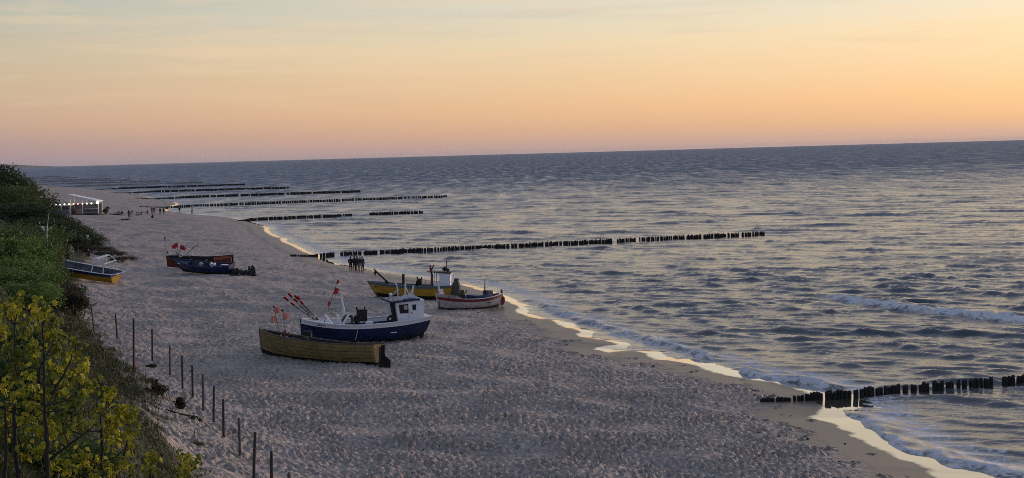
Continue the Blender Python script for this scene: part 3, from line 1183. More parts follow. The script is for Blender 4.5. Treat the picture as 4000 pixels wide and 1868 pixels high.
# ---------------------------------------------------------------- weathered yellow wooden boat
MA, LA = boat_frame((1022, 1386), (1472, 1430), R(-6), (-.06, -.06))
hA = Hull(LA, 2.4, 1.62, 1.20, 1.36, kb=.30, ks=.12, rake=.26, srake=.08, sw=.55, um=.62, full=.66, kmid=.36)
boatA = empty('wooden_boat', MA, 'weathered yellow planked boat with a black rudder, nearest the camera', 'boat', 'fishing boats hauled up on the sand')
bfix(hA.band(0, .15, t=.05).build('bottom', M_BLACK, boatA))
vs = [.15, .32, .49, .66, .83, 1.0]
for sd_ in (-1, 1):
    for i in range(5):
        bfix(hA.band(vs[i] + .004, vs[i + 1] - (.014, .004, .012, .003, .010)[i], nv=2, t=.03, sides=(sd_,), proud=.035, nu=24).build('plank', M_YEL_OLD, boatA))
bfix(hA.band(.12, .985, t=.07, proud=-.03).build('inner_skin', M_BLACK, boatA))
bfix(hA.transom(.12, .985).build('transom', M_YEL_OLD, boatA))
bfix(hA.stem().build('stem_post', M_WOOD, boatA))
bfix(hA.rail(w=.11, h=.05).build('gunwale', M_WOOD, boatA))
bfix(hA.keel().build('keel', M_BLACK, boatA))
bfix(hA.deck(.3).build('floor', M_WOOD_D, boatA))
for uu in (.25, .5, .75):
    a, b_ = hA.P(uu, .78, -1, .06), hA.P(uu, .78, 1, .06)
    bfix(MB().box((a.x, 0, a.z), (.26, b_.y - a.y, .05)).build('thwart', M_WOOD, boatA))
st = hA.P(1, 1, 1).x
bfix(MB().box((st + .10, 0, .62), (.10, .12, 1.2)).build('stern_post', M_WOOD_D, boatA))
bfix(MB().plate([(st + .16, -.02), (st + .80, -.02), (st + .86, .12), (st + .84, .46), (st + .68, .58), (st + .50, .68), (st + .42, .85), (st + .40, 1.34), (st + .16, 1.36)], 'y', 0, .07).build('rudder', M_BLACK, boatA))
nb = MB()
for i in range(7):
    nb.ball((LA * (.20 + .03 * i), random.uniform(-.25, .25), hA.P(.25, .92, 1).z + random.uniform(-.12, .05)), (.22, .25, .14), 8, 5)
bfix(nb.build('heaped_net', M_NET, boatA))

# flags standing in its bow
def on(Mx, x, y, z):
    return Mx @ Vector((x, y, z))


za = 1.1
marker(on(MA, 1.55, 0, .7), at_y(1069, 1198, on(MA, 1.55, 0, .7).y - .4), [(.80, .99, .36, 1), (.60, .78, .34, -1)], M_FLAGO, 'leaning marker pole with two faded orange flags in the yellow boat', 'marker flags in the weathered yellow boat', blackball=True)
marker(on(MA, 1.85, .1, .7), at_y(1103, 1212, on(MA, 1.85, 0, .7).y + .1), [(.72, .93, .36, 1)], M_FLAGO, 'upright marker pole with one faded orange flag in the yellow boat', 'marker flags in the weathered yellow boat', blackball=True)
bx_ = MB()
for i in range(5):
    p = Vector((1.5 + .1 * i, .1 * (i % 2), 1.02))
    bx_.tube([p, p + Vector((-.15 + .05 * i, 0, .5 + .1 * (i % 3)))], .03, 6)
bfix(bx_.build('bundled_stick', M_RUST, boatA))

# ---------------------------------------------------------------- blue boat with the white wheelhouse
MB_, LB = boat_frame((1178, 1338), (1652, 1319), R(3), (-.08, -.06))
hB = Hull(LB, 2.75, 1.64, 1.30, 1.70, kb=.22, ks=.42, rake=.10, srake=.16, sw=.80, um=.42, full=.55, kmid=.26)
boatB = empty('cabin_boat', MB_, 'navy blue boat with white bulwark and white wheelhouse', 'boat', 'fishing boats hauled up on the sand')
bfix(hB.band(0, .20, t=.05).build('bottom', M_NAVY_D, boatB))
bfix(hB.band(.203, .80, t=.05, nv=6).build('hull', M_NAVY, boatB))
vtop = lambda u: 1.0
bfix(hB.band(.803, 1.0, t=.06, proud=.02).build('bulwark', M_WHITE, boatB))
bfix(hB.transom(.02, .80, off=.0).build('transom', M_NAVY, boatB))
bfix(hB.transom(.803, .995, off=.003).build('transom_top', M_WHITE, boatB))
bfix(hB.rail(w=.15, h=.05, out=.05).build('gunwale', M_WHITE, boatB))
bfix(hB.rail(v=.815, w=.04, h=.045, out=.045).build('rubbing_strake', M_WHITE, boatB))
bfix(hB.stem(out=.03).build('stem_post', M_NAVY, boatB))
bfix(hB.keel(d=.14).build('keel', M_BLACK, boatB))
bfix(hB.deck(.55).build('deck', M_WOOD_D, boatB))
bfix(hB.deck(.90, u0=.02, u1=.24).build('foredeck', M_WHITE, boatB))
# wheelhouse
x0, x1 = LB * .735, LB * .965
zf, zr = 1.34, 2.72
yw = .92
cab = MB()
V = [(x0 + .12, -yw, zf), (x1, -yw, zf), (x1, yw, zf), (x0 + .12, yw, zf), (x0 - .12, -yw * .94, zr - .05), (x1 - .02, -yw * .94, zr + .12), (x1 - .02, yw * .94, zr + .12), (x0 - .12, yw * .94, zr - .05)]
wh = bfix(MB().add(V, [(3, 2, 1, 0), (4, 5, 6, 7), (0, 1, 5, 4), (1, 2, 6, 5), (2, 3, 7, 6), (3, 0, 4, 7)]).build('wheelhouse', M_WHITE, boatB))


def wall_pt(a, b_):      # near wall of the wheelhouse: a along, b up, in 0..1
    lo = Vector(V[0]).lerp(Vector(V[1]), a)
    hi = Vector(V[4]).lerp(Vector(V[5]), a)
    return lo.lerp(hi, b_)


def wall_quad(a0, a1, b0, b1, off, t, name, m_, parent):
    q = [wall_pt(a0, b0), wall_pt(a1, b0), wall_pt(a1, b1), wall_pt(a0, b1)]
    n = (q[1] - q[0]).cross(q[3] - q[0]).normalized()
    n = n if n.y < 0 else -n
    Vq = [p + n * off for p in q] + [p + n * (off + t) for p in q]
    return bfix(MB().add(Vq, [(0, 1, 2, 3), (7, 6, 5, 4), (0, 4, 5, 1), (1, 5, 6, 2), (2, 6, 7, 3), (3, 7, 4, 0)]).build(name, m_, parent))


wn = wall_quad(.10, .42, .44, .88, .002, .02, 'window', M_GLASS, wh)
wall_quad(.27, .39, .62, .82, .023, .004, 'window_reflection', mat('painted_reflection', (.5, .44, .38), .3, .1, 2), wh)  # reflection on the window glass, put into the colour of a pale quad
dr = wall_quad(.49, .80, .08, .90, .002, .015, 'door', M_WHITE, boatB)
wall_quad(.455, .485, .04, .93, .002, .03, 'door_post', M_WHITE, boatB)
wall_quad(.565, .70, .56, .82, .018, .012, 'door_window', M_GLASS, dr)
wall_quad(.51, .56, .42, .455, .018, .03, 'handle', M_DMETAL, dr)
zc = zr + .05
Vr = [(x0 - .48, -yw - .06, zr - .07), (x1 - .35, -yw - .02, zr + .10), (x1 - .35, yw + .02, zr + .10), (x0 - .48, yw + .06, zr - .07)]
Vr += [(a, b_, c + .12) for a, b_, c in Vr]
rf = bfix(MB().add(Vr, [(3, 2, 1, 0), (4, 5, 6, 7), (0, 1, 5, 4), (1, 2, 6, 5), (2, 3, 7, 6), (3, 0, 4, 7)]).build('roof', M_NAVY, boatB))
for k, xx in enumerate((x0 + .75, x0 + 1.25)):
    br = MB()
    zz = zr + .10
    hh = (.98, .80)[k]
    br.plate([(xx - .38, zz), (xx + .42, zz), (xx + .10, zz + .34), (xx - .08, zz + .34)], 'y', -.4, .04)
    br.tube([(xx, -.4, zz + .3), (xx + (-.02, .06)[k], -.4, zz + hh)], .05, 6)
    br.tube([(xx + (.42, -.36)[k], -.4, zz), (xx + .02, -.4, zz + hh - .15)], .04, 6)
    br.ball((xx + (-.02, .06)[k], -.4, zz + hh), (.07, .07, .14), 8, 6)
    bfix(br.build('light_bracket', M_WHITE, boatB))
lp = MB()
lp.tube([(x0 + .28, -.3, zr + .1), (x0 + .22, -.3, zr + .75), (x0 + .14, -.3, zr + 1.12)], .035, 6)
lp.ball((x0 + .10, -.3, zr + 1.14), .07, 8, 6)
bfix(lp.build('deck_lamp', M_WHITE, boatB))
lp = MB()
lp.tube([(x0 - .36, -.75, zr - .02), (x0 - .45, -.75, zr + .48)], .03, 6)
lp.ball((x0 - .46, -.75, zr + .52), (.11, .09, .10), 8, 6)
bfix(lp.build('search_lamp', M_WHITE, boatB))
bfix(MB().tube([(x0 - .25, .3, zr + .05), (x0 + .55, .3, zr + .70)], .06, 6).build('boom', M_METAL, boatB))
for sx, rr in ((-.66, .055), (-.30, .05), (.02, .055), (.18, .05)):
    bfix(MB().ball((x0 + sx + .2, -yw * .8, zr + .12), (rr, rr, rr * 1.6), 8, 6).build('roof_lamp', M_WHITE, boatB))
ft = MB()
for k in range(4):
    xx = x0 - .34 + .10 * k
    ft.tube([(xx - .08, -.7 + .05 * k, zr - .1), (xx + .06, -.7 + .05 * k, zr - .75), (xx + .14, -.7 + .05 * k, 1.35)], .05, 6)
bfix(ft.build('hanging_gear', M_DMETAL, boatB))
bfix(MB().torus((x0 - .35, -.55, 1.55), .17, .08, 'y', 16, 8).build('coiled_rope', M_RUBBER, boatB))
# foredeck gear
mst = MB().tube([(LB * .345, -.1, .9), (LB * .325, -.1, 2.3), (LB * .30, -.1, 3.35)], [.10, .08, .05], 8)
bfix(mst.build('mast', M_WHITE, boatB))
bfix(MB().torus((LB * .355, -.35, 1.52), .32, .10, 'y', 22, 10).build('tyre', M_TYRE, boatB, True))
bfix(hauler(MB(), (LB * .485, .1, 1.02), .62, .78).build('net_hauler', M_RUBBER, boatB))
for (xa, za_, xb, zb_) in ((.225, 1.2, .165, 1.95), (.29, 1.15, .265, 1.95), (.30, 1.1, .36, 1.98)):
    bfix(MB().tube([(LB * xa, -.5, za_), (LB * xb, -.45, zb_)], [.10, .085], 8).build('bollard', M_WHITE, boatB))
bfix(MB().box((LB * .52, -.5, 1.33), (.5, .4, .10)).build('hatch', M_WHITE, boatB))
bfix(MB().tube([(LB * .395, -1.40, 1.05), (LB * .385, -1.42, .62), (LB * .38, -1.36, .30)], .025, 6).build('fender_rope', M_ROPE, boatB))
p = hB.P(.70, .50, -1)
bfix(MB().box((p.x, p.y - .01, p.z), (.42, .02, .07)).build('hull_stripe', M_WHITE, boatB))
side_text(hB, 'UNI-4', .10, .865, .20, M_NAVY, boatB, .035)
pr = MB()
pr.box((LB * .93, 0, .30), (.10, .12, .75))
pr.plate([(LB * .965, -.02), (LB * 1.0, -.02), (LB * 1.01, .5), (LB * .97, .6)], 'y', 0, .06)
bfix(pr.build('rudder', M_DMETAL, boatB))
pr = MB()
for k in range(4):
    a = k * math.pi / 2 + .4
    pr.box((LB * .90, .17 * math.cos(a), .24 + .17 * math.sin(a)), (.05, .12, .22), Matrix.Rotation(a, 3, 'X'))
bfix(pr.build('propeller', M_METAL, boatB))
# marker flags of the blue boat
by = on(MB_, 1.6, 0, 1.3).y
FL = [((1230, 1252), (1106, 1163)), ((1233, 1251), (1122, 1148)), ((1236, 1252), (1134, 1186)), ((1238, 1250), (1146, 1170)), ((1240, 1250), (1148, 1156)), ((1243, 1250), (1158, 1160)), ((1246, 1250), (1170, 1178))]
NAMES = ['leftmost of the red marker flags fanned over the blue bow', 'topmost of the red marker flags fanned over the blue bow', 'lowest of the red marker flags fanned over the blue bow',
         'fourth red flag from the left in the fan over the blue bow', 'fifth red flag from the left in the fan over the blue bow', 'sixth red flag from the left in the fan over the blue bow', 'rightmost of the red marker flags fanned over the blue bow']
for k, ((bu, bv), (tu, tv)) in enumerate(FL):
    marker(at_y(bu, bv, by + .1), at_y(tu, tv, by - .3 - .12 * k), [(.84, 1.0, .17, 1)], M_FLAGR, NAMES[k], 'red flags fanned over the blue bow')
marker(at_y(1266, 1262, by + .2), at_y(1321, 1088, by + .4), [(.88, .97, .14, 1), (.64, .80, .26, 1), (.36, .48, .16, -1)], M_FLAGR, 'tall marker pole with red flags beside the white mast', 'red flags beside the white mast')

# black tub standing between the two boats
g0 = ground_at(1203, 1352)
tb = empty('plastic_drum', Vector((g0.x, g0.y, g0.z)), 'dark drum with a pale edge standing below the blue bow', 'drum')
MB().tube([(0, 0, -.05), (0, 0, .15), (0, 0, .95), (0, 0, 1.02)], [.30, .34, .34, .28], 16).build('body', M_RUBBER, tb)
MB().torus((0, 0, .22), .345, .02, 'z', 18, 6).build('hoop', M_DMETAL, tb)
MB().torus((0, 0, .90), .345, .02, 'z', 18, 6).build('hoop', M_DMETAL, tb)
bfix(MB().box((.30, -.20, .5), (.05, .04, .8)).build('pale_strip', M_ROPE, tb))

# ---------------------------------------------------------------- yellow boat with grey bulwark and pale cabin
MC, LC = boat_frame((1474, 1160), (1764, 1172), R(-1), (-.05, -.05))
hC = Hull(LC, 2.4, 1.42, 1.22, 1.40, kb=.05, ks=.05, rake=.95, srake=.1, sw=.7, um=.55, full=.62, kmid=.24)
boatC = empty('cabin_boat', MC, 'yellow boat with black bottom, grey bulwark and pale cabin at the waterline', 'boat', 'fishing boats hauled up on the sand')
bfix(hC.band(0, .30, t=.05).build('bottom', M_BLACK, boatC))
bfix(hC.band(.303, .84, t=.05).build('hull', M_YEL, boatC))
bfix(hC.band(.843, 1.0, t=.05, proud=-.02).build('bulwark', M_GREYB, boatC))
bfix(hC.rail(v=.835, w=.06, h=.05, out=.045).build('rubbing_strake', M_YEL_OLD, boatC))
bfix(hC.rail(w=.10, h=.04).build('gunwale', M_GREYB, boatC))
bfix(hC.transom(.0, .30).build('transom_bottom', M_BLACK, boatC))
bfix(hC.transom(.303, .98, off=.002).build('transom', M_YEL, boatC))
bfix(hC.stem().build('stem_post', M_YEL_OLD, boatC))
bfix(hC.deck(.62).build('deck', M_WOOD_D, boatC))
xc0, xc1 = LC * .775, LC * .985
z0, z1 = .95, 2.50
yw = .66
cb_ = MB()
cw = .05
# cabin of panels round a real front opening
bfix(MB().box(((xc0 + .45 + xc1) / 2, -yw, (z0 + z1) / 2), (xc1 - xc0 - .45, cw, z1 - z0)).build('cabin_side', M_WHITE, boatC))
bfix(MB().box(((xc0 + .45 + xc1) / 2, yw, (z0 + z1) / 2), (xc1 - xc0 - .45, cw, z1 - z0)).build('cabin_side', M_WHITE, boatC))
bfix(MB().box((xc1 - cw / 2, 0, (z0 + z1) / 2), (cw, 2 * yw - cw - .01, z1 - z0)).build('cabin_back', M_WHITE, boatC))
bfix(MB().box((xc0 + .20, -yw, z0 + .35), (.48, cw, .70)).build('cabin_side', M_WHITE, boatC))
bfix(MB().box((xc0 + .20, yw, z0 + .35), (.48, cw, .70)).build('cabin_side', M_WHITE, boatC))
for sy_ in (-1, 1):
    bfix(MB().box((xc0, sy_ * yw, (z0 + .7 + z1) / 2), (.07, .07, z1 - z0 - .7)).build('cabin_post', M_WHITE, boatC))
bfix(MB().box(((xc0 + xc1) / 2 - .30, 0, z1 + .04), (xc1 - xc0 + .85, 2 * yw + .2, .07)).build('cabin_roof', M_DMETAL, boatC))
bfix(MB().box(((xc0 + xc1) / 2 + .1, 0, z1 - .035), (xc1 - xc0 - .06, 2 * yw + .05, .07)).build('roof_trim', M_WHITE, boatC))
mm = MB()
mm.tube([(xc0 - .22, -.5, .95), (xc0 - .24, -.5, 2.2), (xc0 - .42, -.5, 3.15)], [.11, .10, .07], 7)
mm.tube([(xc0 - .30, -.5, 2.7), (xc0 - .10, -.45, 3.2)], .06, 6)
mm.box((xc0 - .40, -.5, 2.95), (.16, .16, .34))
bfix(mm.build('mast', M_RUST, boatC))
lz = MB().plate([(0, -.24), (.24, 0), (0, .24), (-.24, 0)], 'y', 0, .20)
o = bfix(lz.build('radar_reflector', M_BLACK, boatC))
o.location = ((xc0 + xc1) / 2 + .15, -.3, z1 + .34)
am = MB()
am.tube([(xc1 - .35, -.2, z1 + .07), (xc1 - .45, -.2, z1 + .7), (xc1 - .40, -.2, z1 + 1.25)], [.05, .035, .02], 6)
am.box((xc1 - .42, -.2, z1 + .85), (.09, .09, .2))
am.ball((xc1 - .30, -.2, z1 + .25), (.16, .14, .16), 8, 6)
bfix(am.build('aerial', M_DMETAL, boatC))
fr = MB()
fr.tube([(xc1, -.6, 1.3), (xc1 + .18, -.6, 1.5), (xc1 + .18, -.6, 2.2), (xc1 + .02, -.6, 2.46)], .04, 6)
fr.tube([(xc1, .6, 1.3), (xc1 + .18, .6, 1.5), (xc1 + .18, .6, 2.2), (xc1 + .02, .6, 2.46)], .04, 6)
fr.tube([(xc1 + .18, -.6, 1.75), (xc1 + .18, .6, 1.75)], .03, 6)
bfix(fr.build('stern_rail', M_WHITE, boatC))
bfix(MB().box((LC * .355, -.3, 1.65), (.24, .24, 1.15), Matrix.Rotation(-.07, 3, 'Y')).build('mooring_post', M_WOOD_D, boatC))
bfix(hauler(MB(), (LC * .57, -.1, .95), .42, .55).build('net_hauler', M_BLACK, boatC))
an = MB()
an.tube([(LC * .16, -.3, 1.35), (LC * .02, -.3, 2.15), (-.35, -.3, 2.62)], [.10, .09, .05], 6)
an.box((LC * .13, -.3, 1.45), (.34, .25, .26), Matrix.Rotation(.6, 3, 'Y'))
an.box((-.18, -.3, 2.28), (.24, .12, .30), Matrix.Rotation(.4, 3, 'Y'))
an.tube([(-.28, -.3, 2.3), (-.10, -.3, 1.98)], .05, 6)
bfix(an.build('bow_roller', M_DMETAL, boatC))
for uu in (.62, .69):
    p = hC.P(uu, 1, 1)
    bfix(MB().tube([(p.x, p.y - .05, p.z), (p.x, p.y - .05, p.z + .45)], .03, 6).build('stanchion', M_METAL, boatC))
side_text(hC, 'UST-8', .045, .70, .17, M_BLACK, boatC, .05)
# sacks and a bundled sail by its stern
g0 = MC @ Vector((LC + .45, -.5, 0))
gz = hgt(g0.x, g0.y)
bn_ = empty('canvas_bundle', Vector((g0.x, g0.y, gz)), 'upright olive canvas bundle tied at the stern of the yellow cabin boat', 'bundle')
MB().tube([(-.15, 0, -.1), (-.12, 0, .6), (.02, 0, 1.3), (.14, 0, 2.0)], [.40, .38, .34, .20], 9).build('canvas', mat('olive_canvas', (.07, .068, .05), .9, .35, 4, .6, 10), bn_)
MB().tube([(.33, -.1, 0), (.42, -.1, .7), (.36, -.1, 1.45), (.20, -.1, 1.9)], [.06, .08, .10, .08], 7).build('strap', M_ROPE, bn_)

# ---------------------------------------------------------------- white boat with the red sheer
MD, LD = boat_frame((1712, 1211), (1946, 1197), R(2), (-.05, -.05))
hD = Hull(LD, 2.1, 1.28, .98, 1.26, kb=.22, ks=.12, rake=.28, srake=.25, sw=.22, um=.5, full=.5, kmid=.25)
boatD = empty('double_ended_boat', MD, 'white boat with a red band and red rudder, stern towards the sea', 'boat', 'fishing boats hauled up on the sand')
M_GREEN = mat('weedy_bottom', (.055, .052, .035), .9, .5, 4)
bfix(hD.band(0, .14, t=.05).build('bottom', M_GREEN, boatD))
bfix(hD.band(.143, .68, t=.05).build('hull', M_WHITE_OLD, boatD))
bfix(hD.band(.683, .92, t=.05, proud=.02).build('red_band', M_RED, boatD))
bfix(hD.band(.923, 1.14, t=.05, u1=.30, v1f=lambda u: .923 + .22 * min(1, (.31 - u) / .12)).build('bow_bulwark', M_WHITE_OLD, boatD))
bfix(hD.rail(v=.925, w=.10, h=.04, u0=.29).build('gunwale', M_WHITE, boatD))
bfix(hD.transom(.05, .90).build('transom', M_RED, boatD))
bfix(hD.stem(v1=1.2).build('stem_post', M_WHITE_OLD, boatD))
bfix(hD.keel().build('keel', M_GREEN, boatD))
bfix(hD.deck(.45).build('floor', M_WOOD_D, boatD))
bfix(hD.deck(.90, u0=.02, u1=.22).build('foredeck', M_GREY, boatD))
side_text(hD, 'PKY-11', .085, .985, .22, M_NAVY_D, boatD, .02)
side_text(hD, "M'. ede.losos", .66, .48, .17, M_BLACK, boatD, .035)
st = hD.P(1, 1, 1).x
bfix(MB().plate([(st + .05, .12), (st + .30, .12), (st + .52, .40), (st + .50, .78), (st + .24, .95), (st + .18, 1.5), (st + .0, 1.52)], 'y', 0, .07).build('rudder', M_RED, boatD))
pr = MB()
pr.box((LD * .985, 0, .28), (.10, .10, .5))
for k in range(3):
    a = k * 2.094
    pr.box((LD * 1.0, .13 * math.cos(a), .28 + .13 * math.sin(a)), (.05, .10, .2), Matrix.Rotation(a, 3, 'X'))
bfix(pr.build('propeller', M_METAL, boatD))
eg = MB()
eg.ball((LD * .36, -.1, 1.12), (.42, .35, .34), 10, 7)
for k in range(7):
    eg.tube([(LD * .36 + random.uniform(-.35, .35), random.uniform(-.3, .3), 1.0), (LD * .36 + random.uniform(-.45, .45), random.uniform(-.3, .3), 1.62)], .05, 6)
eg.torus((LD * .33, -.4, 1.05), .24, .06, 'y', 14, 6)
bfix(eg.build('net_winch', M_DMETAL, boatD))
bfix(MB().box((LD * .60, 0, .98), (1.0, 1.2, .34)).build('engine_box', M_BLUE, boatD))
bfix(MB().box((LD * .79, -.15, 1.20), (.62, .7, .62), taper=.92).build('locker', M_GREY, boatD))
bfix(MB().tube([(LD * .735, -.2, 1.2), (LD * .728, -.2, 1.85), (LD * .722, -.2, 2.5)], [.06, .05, .012], 6).build('aerial', M_BLACK, boatD))
bw = MB()
bw.tube([(.10, -.1, 1.25), (-.12, -.1, 1.95), (-.30, -.1, 2.45)], [.10, .08, .05], 7)
bw.box((-.05, -.1, 1.72), (.16, .16, .22), Matrix.Rotation(.3, 3, 'Y'))
bw.tube([(.42, -.15, 1.2), (.18, -.15, 1.75)], [.09, .07], 7)
bw.tube([(.46, .1, 1.2), (.46, .1, 1.72)], [.08, .07], 7)
bfix(bw.build('bow_fairlead', M_WHITE, boatD))
bfix(MB().tube([(-.05, -.06, 1.2), (-.03, -.10, .75), (.05, -.09, .2)], .035, 6).build('bow_rope', M_DMETAL, boatD))

# ---------------------------------------------------------------- red boat behind, blue boat before it
MF, LF = boat_frame((655, 1047), (904, 1051), R(11), (.06, .06))
hF = Hull(LF, 2.3, 1.32, 1.02, 1.45, kb=.10, ks=.10, rake=.08, srake=.12, sw=.55, um=.5, full=.55, kmid=.26)
boatF = empty('open_boat', MF, 'red-brown open boat with orange inside, behind the dark blue one', 'boat', 'fishing boats hauled up on the sand')
bfix(hF.band(0, .12, t=.05).build('bottom', M_BLACK, boatF))
bfix(hF.band(.123, 1.0, t=.035, nv=6).build('hull', M_RUST, boatF))
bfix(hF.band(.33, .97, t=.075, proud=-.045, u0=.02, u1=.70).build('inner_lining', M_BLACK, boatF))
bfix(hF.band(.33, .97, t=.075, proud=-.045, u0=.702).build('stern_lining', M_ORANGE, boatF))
bfix(hF.rail(w=.12, h=.05).build('gunwale', M_BLACK, boatF))
bfix(hF.transom(.05, .98).build('transom', M_RUST, boatF))
bfix(hF.stem().build('stem_post', M_RUST, boatF))
bfix(hF.deck(.33).build('floor', M_WOOD_D, boatF))
bfix(MB().box((LF + .14, 0, .95), (.28, .26, 1.25)).build('outboard_bracket', M_BLACK, boatF))
for uu in (.35, .6):
    a, b_ = hF.P(uu, .75, -1, .08), hF.P(uu, .75, 1, .08)
    bfix(MB().box((a.x, 0, a.z), (.25, b_.y - a.y, .05)).build('thwart', M_WOOD, boatF))
gz_ = MB()
for k in range(6):
    gz_.ball((LF * (.16 + .035 * k), random.uniform(-.4, .4), 1.10 + random.uniform(0, .25)), (.2, .2, .18), 8, 5)
bfix(gz_.build('heaped_net', M_NET, boatF))
bfix(MB().torus((LF * .22, -.3, 1.55), .17, .06, 'y', 16, 6).build('life_ring', M_WHITE, boatF))
bfix(MB().tube([(.10, 0, 1.2), (.06, 0, 1.75)], .03, 6).build('bow_staff', M_DMETAL, boatF))
bfix(MB().plate([(.06, 1.68), (.20, 1.82), (.06, 1.97), (-.08, 1.82)], 'y', 0, .05).build('bow_diamond', M_DMETAL, boatF))

ME, LE = boat_frame((718, 1066), (906, 1075), R(9), (.06, .06))
hE = Hull(LE, 2.1, 1.45, .92, 1.18, kb=.10, ks=.05, rake=1.15, srake=.12, sw=.62, um=.62, full=.6, kmid=.28)
boatE = empty('open_boat', ME, 'dark blue open boat with a high raked bow beside the red-brown boat', 'boat', 'fishing boats hauled up on the sand')
bfix(hE.band(0, .38, t=.05).build('bottom', M_BLACK, boatE))
bfix(hE.band(.383, 1.0, t=.05).build('hull', M_NAVY, boatE))
bfix(hE.rail(w=.12, h=.05).build('gunwale', M_NAVY_D, boatE))
bfix(hE.transom(.05, .98).build('transom', M_NAVY, boatE))
bfix(hE.stem().build('stem_post', M_NAVY_D, boatE))
bfix(hE.deck(.5).build('floor', M_WOOD_D, boatE))
bfix(hE.deck(.93, u0=.02, u1=.20).build('foredeck', M_NAVY_D, boatE))
p = hE.P(1, 1, 1)
bfix(MB().box((p.x - .42, -.75, p.z + .08), (.75, .30, .06)).build('stern_cover', M_WHITE, boatE))
p = hE.P(.08, .86, -1)
bfix(MB().plate([(p.x - .12, p.z - .05), (p.x + .40, p.z - .12), (p.x + .42, p.z - .05), (p.x - .1, p.z + .06)], 'y', p.y - .05, .02).build('bow_mark', M_WHITE, boatE))
for k, (xx, rz, m_) in enumerate(((.36, .5, M_ROPE), (.62, -.3, M_WHITE), (.58, .9, M_WHITE))):
    bfix(MB().box((LE * xx, .2, .95), (.42, .3, .28), Matrix.Rotation(rz, 3, 'Y')).build('fish_crate', m_, boatE))
bfix(MB().tube([(LE * .27, 0, .8), (LE * .27, 0, 1.35)], .05, 6).build('mooring_post', M_WOOD_D, boatE))
bfix(MB().ball((LE * .52, .3, 1.02), (.3, .3, .22), 8, 6).build('engine', M_BLACK, boatE))
ey = on(ME, 1.2, 0, 1).y
mk = empty('boat_hook', at_y(730, 992, ey), 'long dark pole with a float slanting up from the dark blue boat', 'pole')
d = at_y(778, 948, ey + .3) - at_y(730, 992, ey)
MB().tube([(0, 0, -.3), (0, 0, 0), d], [.035, .035, .018], 6).build('shaft', M_WOOD_D, mk)
MB().ball(d * .52, (.09, .09, .09), 8, 6).build('float', M_BLACK, mk)
for k, ((bu, bv), (tu, tv), lab) in enumerate((((690, 998), (684, 956), 'left one of the crimson flags in the red-brown boat'), ((693, 998), (694, 950), 'tallest of the crimson flags in the red-brown boat'), ((697, 999), (706, 957), 'right one of the crimson flags in the red-brown boat'), ((700, 1000), (712, 962), 'small crimson flag leaning over the dark blue bow'))):
    marker(at_y(bu, bv, ey + 2.0), at_y(tu, tv, ey + 2.0), [(.62, 1.0, .42, -1 if k < 2 else 1)], M_FLAGR, lab, 'crimson flags on the far pair of boats')
marker(at_y(652, 1003, ey + 2.4), at_y(641, 925, ey + 2.4), [(.86, .98, .16, 1)], mat('faded_brown_flag', (.16, .07, .06), .9, .2, 4), 'thin leaning pole with a small faded flag at the red-brown bow', 'crimson flags on the far pair of boats')
# heap of gear behind the dark blue boat
g0 = ground_at(950, 1078)
hp = empty('gear_heap', g0, 'dark heap of nets and floats on the sand behind the dark blue boat', 'gear heap')
gm = random.Random(5)
hb_ = MB()
for k in range(34):
    q = gm.random()
    hb_.ball((-1.1 + 2.2 * q, gm.uniform(-.6, .6), gm.uniform(.0, .75 - .42 * q)), (gm.uniform(.18, .34), gm.uniform(.2, .3), gm.uniform(.14, .24)), 7, 5)
hb_.build('net_heap', M_NET, hp)
for k in range(5):
    MB().ball((-.7 + .38 * k, -.55 - .1 * (k % 2), .15 + .1 * (k % 3)), (.11, .11, .11), 8, 6).build('float', M_GREY if k % 2 else M_BLACK, hp)
for k, (xx, hh) in enumerate(((.72, .95), (1.05, 1.02), (1.22, .85))):
    mb = MB()
    mb.tube([(xx, -.1, 0), (xx, -.1, hh * .75), (xx, -.1, hh)], [.20, .18, .10], 9)
    mb.ball((xx, -.1, hh), (.15, .15, .12), 8, 6)
    mb.build('rolled_bundle', M_RUBBER, hp)
MB().torus((.78, -.36, .42), .20, .05, 'y', 14, 6).build('hoop', M_GREY, hp)

# ---------------------------------------------------------------- yellow and blue open boat by the bushes
MG, LG = boat_frame((190, 1070), (452, 1112), R(7), (.16, .10))
hG = Hull(LG, 2.35, 1.25, 1.02, 1.10, kb=.2, ks=.02, rake=.4, srake=.12, sw=.85, um=.5, full=.55, kmid=.2)
boatG = empty('open_boat', MG, 'yellow and blue open boat with a white stern frame under the bushes', 'boat', 'fishing boats hauled up on the sand')
bfix(hG.band(0, .72, t=.05, nv=6).build('hull', M_YEL2, boatG))
bfix(hG.band(.723, .98, t=.05).build('blue_strake', M_BLUE, boatG))
bfix(hG.band(.35, .97, t=.085, proud=-.06, u0=.02).build('inner_lining', M_GREY, boatG))
bfix(hG.rail(v=.98, w=.14, h=.05).build('gunwale', M_WHITE, boatG))
bfix(hG.rail(v=.715, w=.05, h=.04, out=.03).build('rubbing_strake', M_BLUE, boatG))
bfix(hG.transom(.0, .72).build('transom', M_YEL2, boatG))
bfix(hG.transom(.723, .96, off=.003).build('transom_top', M_BLUE, boatG))
bfix(hG.stem().build('stem_post', M_WHITE, boatG))
bfix(hG.deck(.30).build('floor', M_GREY, boatG))
for i in range(11):
    uu = .18 + .07 * i
    for sd_ in (-1, 1):
        pts = [hG.P(uu, v, sd_, .10) for v in (.32, .5, .7, .95)]
        bfix(MB().tube(pts, .028, 5).build('rib', M_GREY, boatG))
a, b_ = hG.P(.52, .9, -1, .07), hG.P(.52, .9, 1, .07)
bfix(MB().plate([(a.x - .05, hG.P(.52, .3, 1).z), (a.x + .10, hG.P(.52, .3, 1).z), (a.x + .02, a.z), (a.x - .02, a.z)], 'y', 0, 1.9).build('bulkhead', M_GREY, boatG))
af_ = MB()
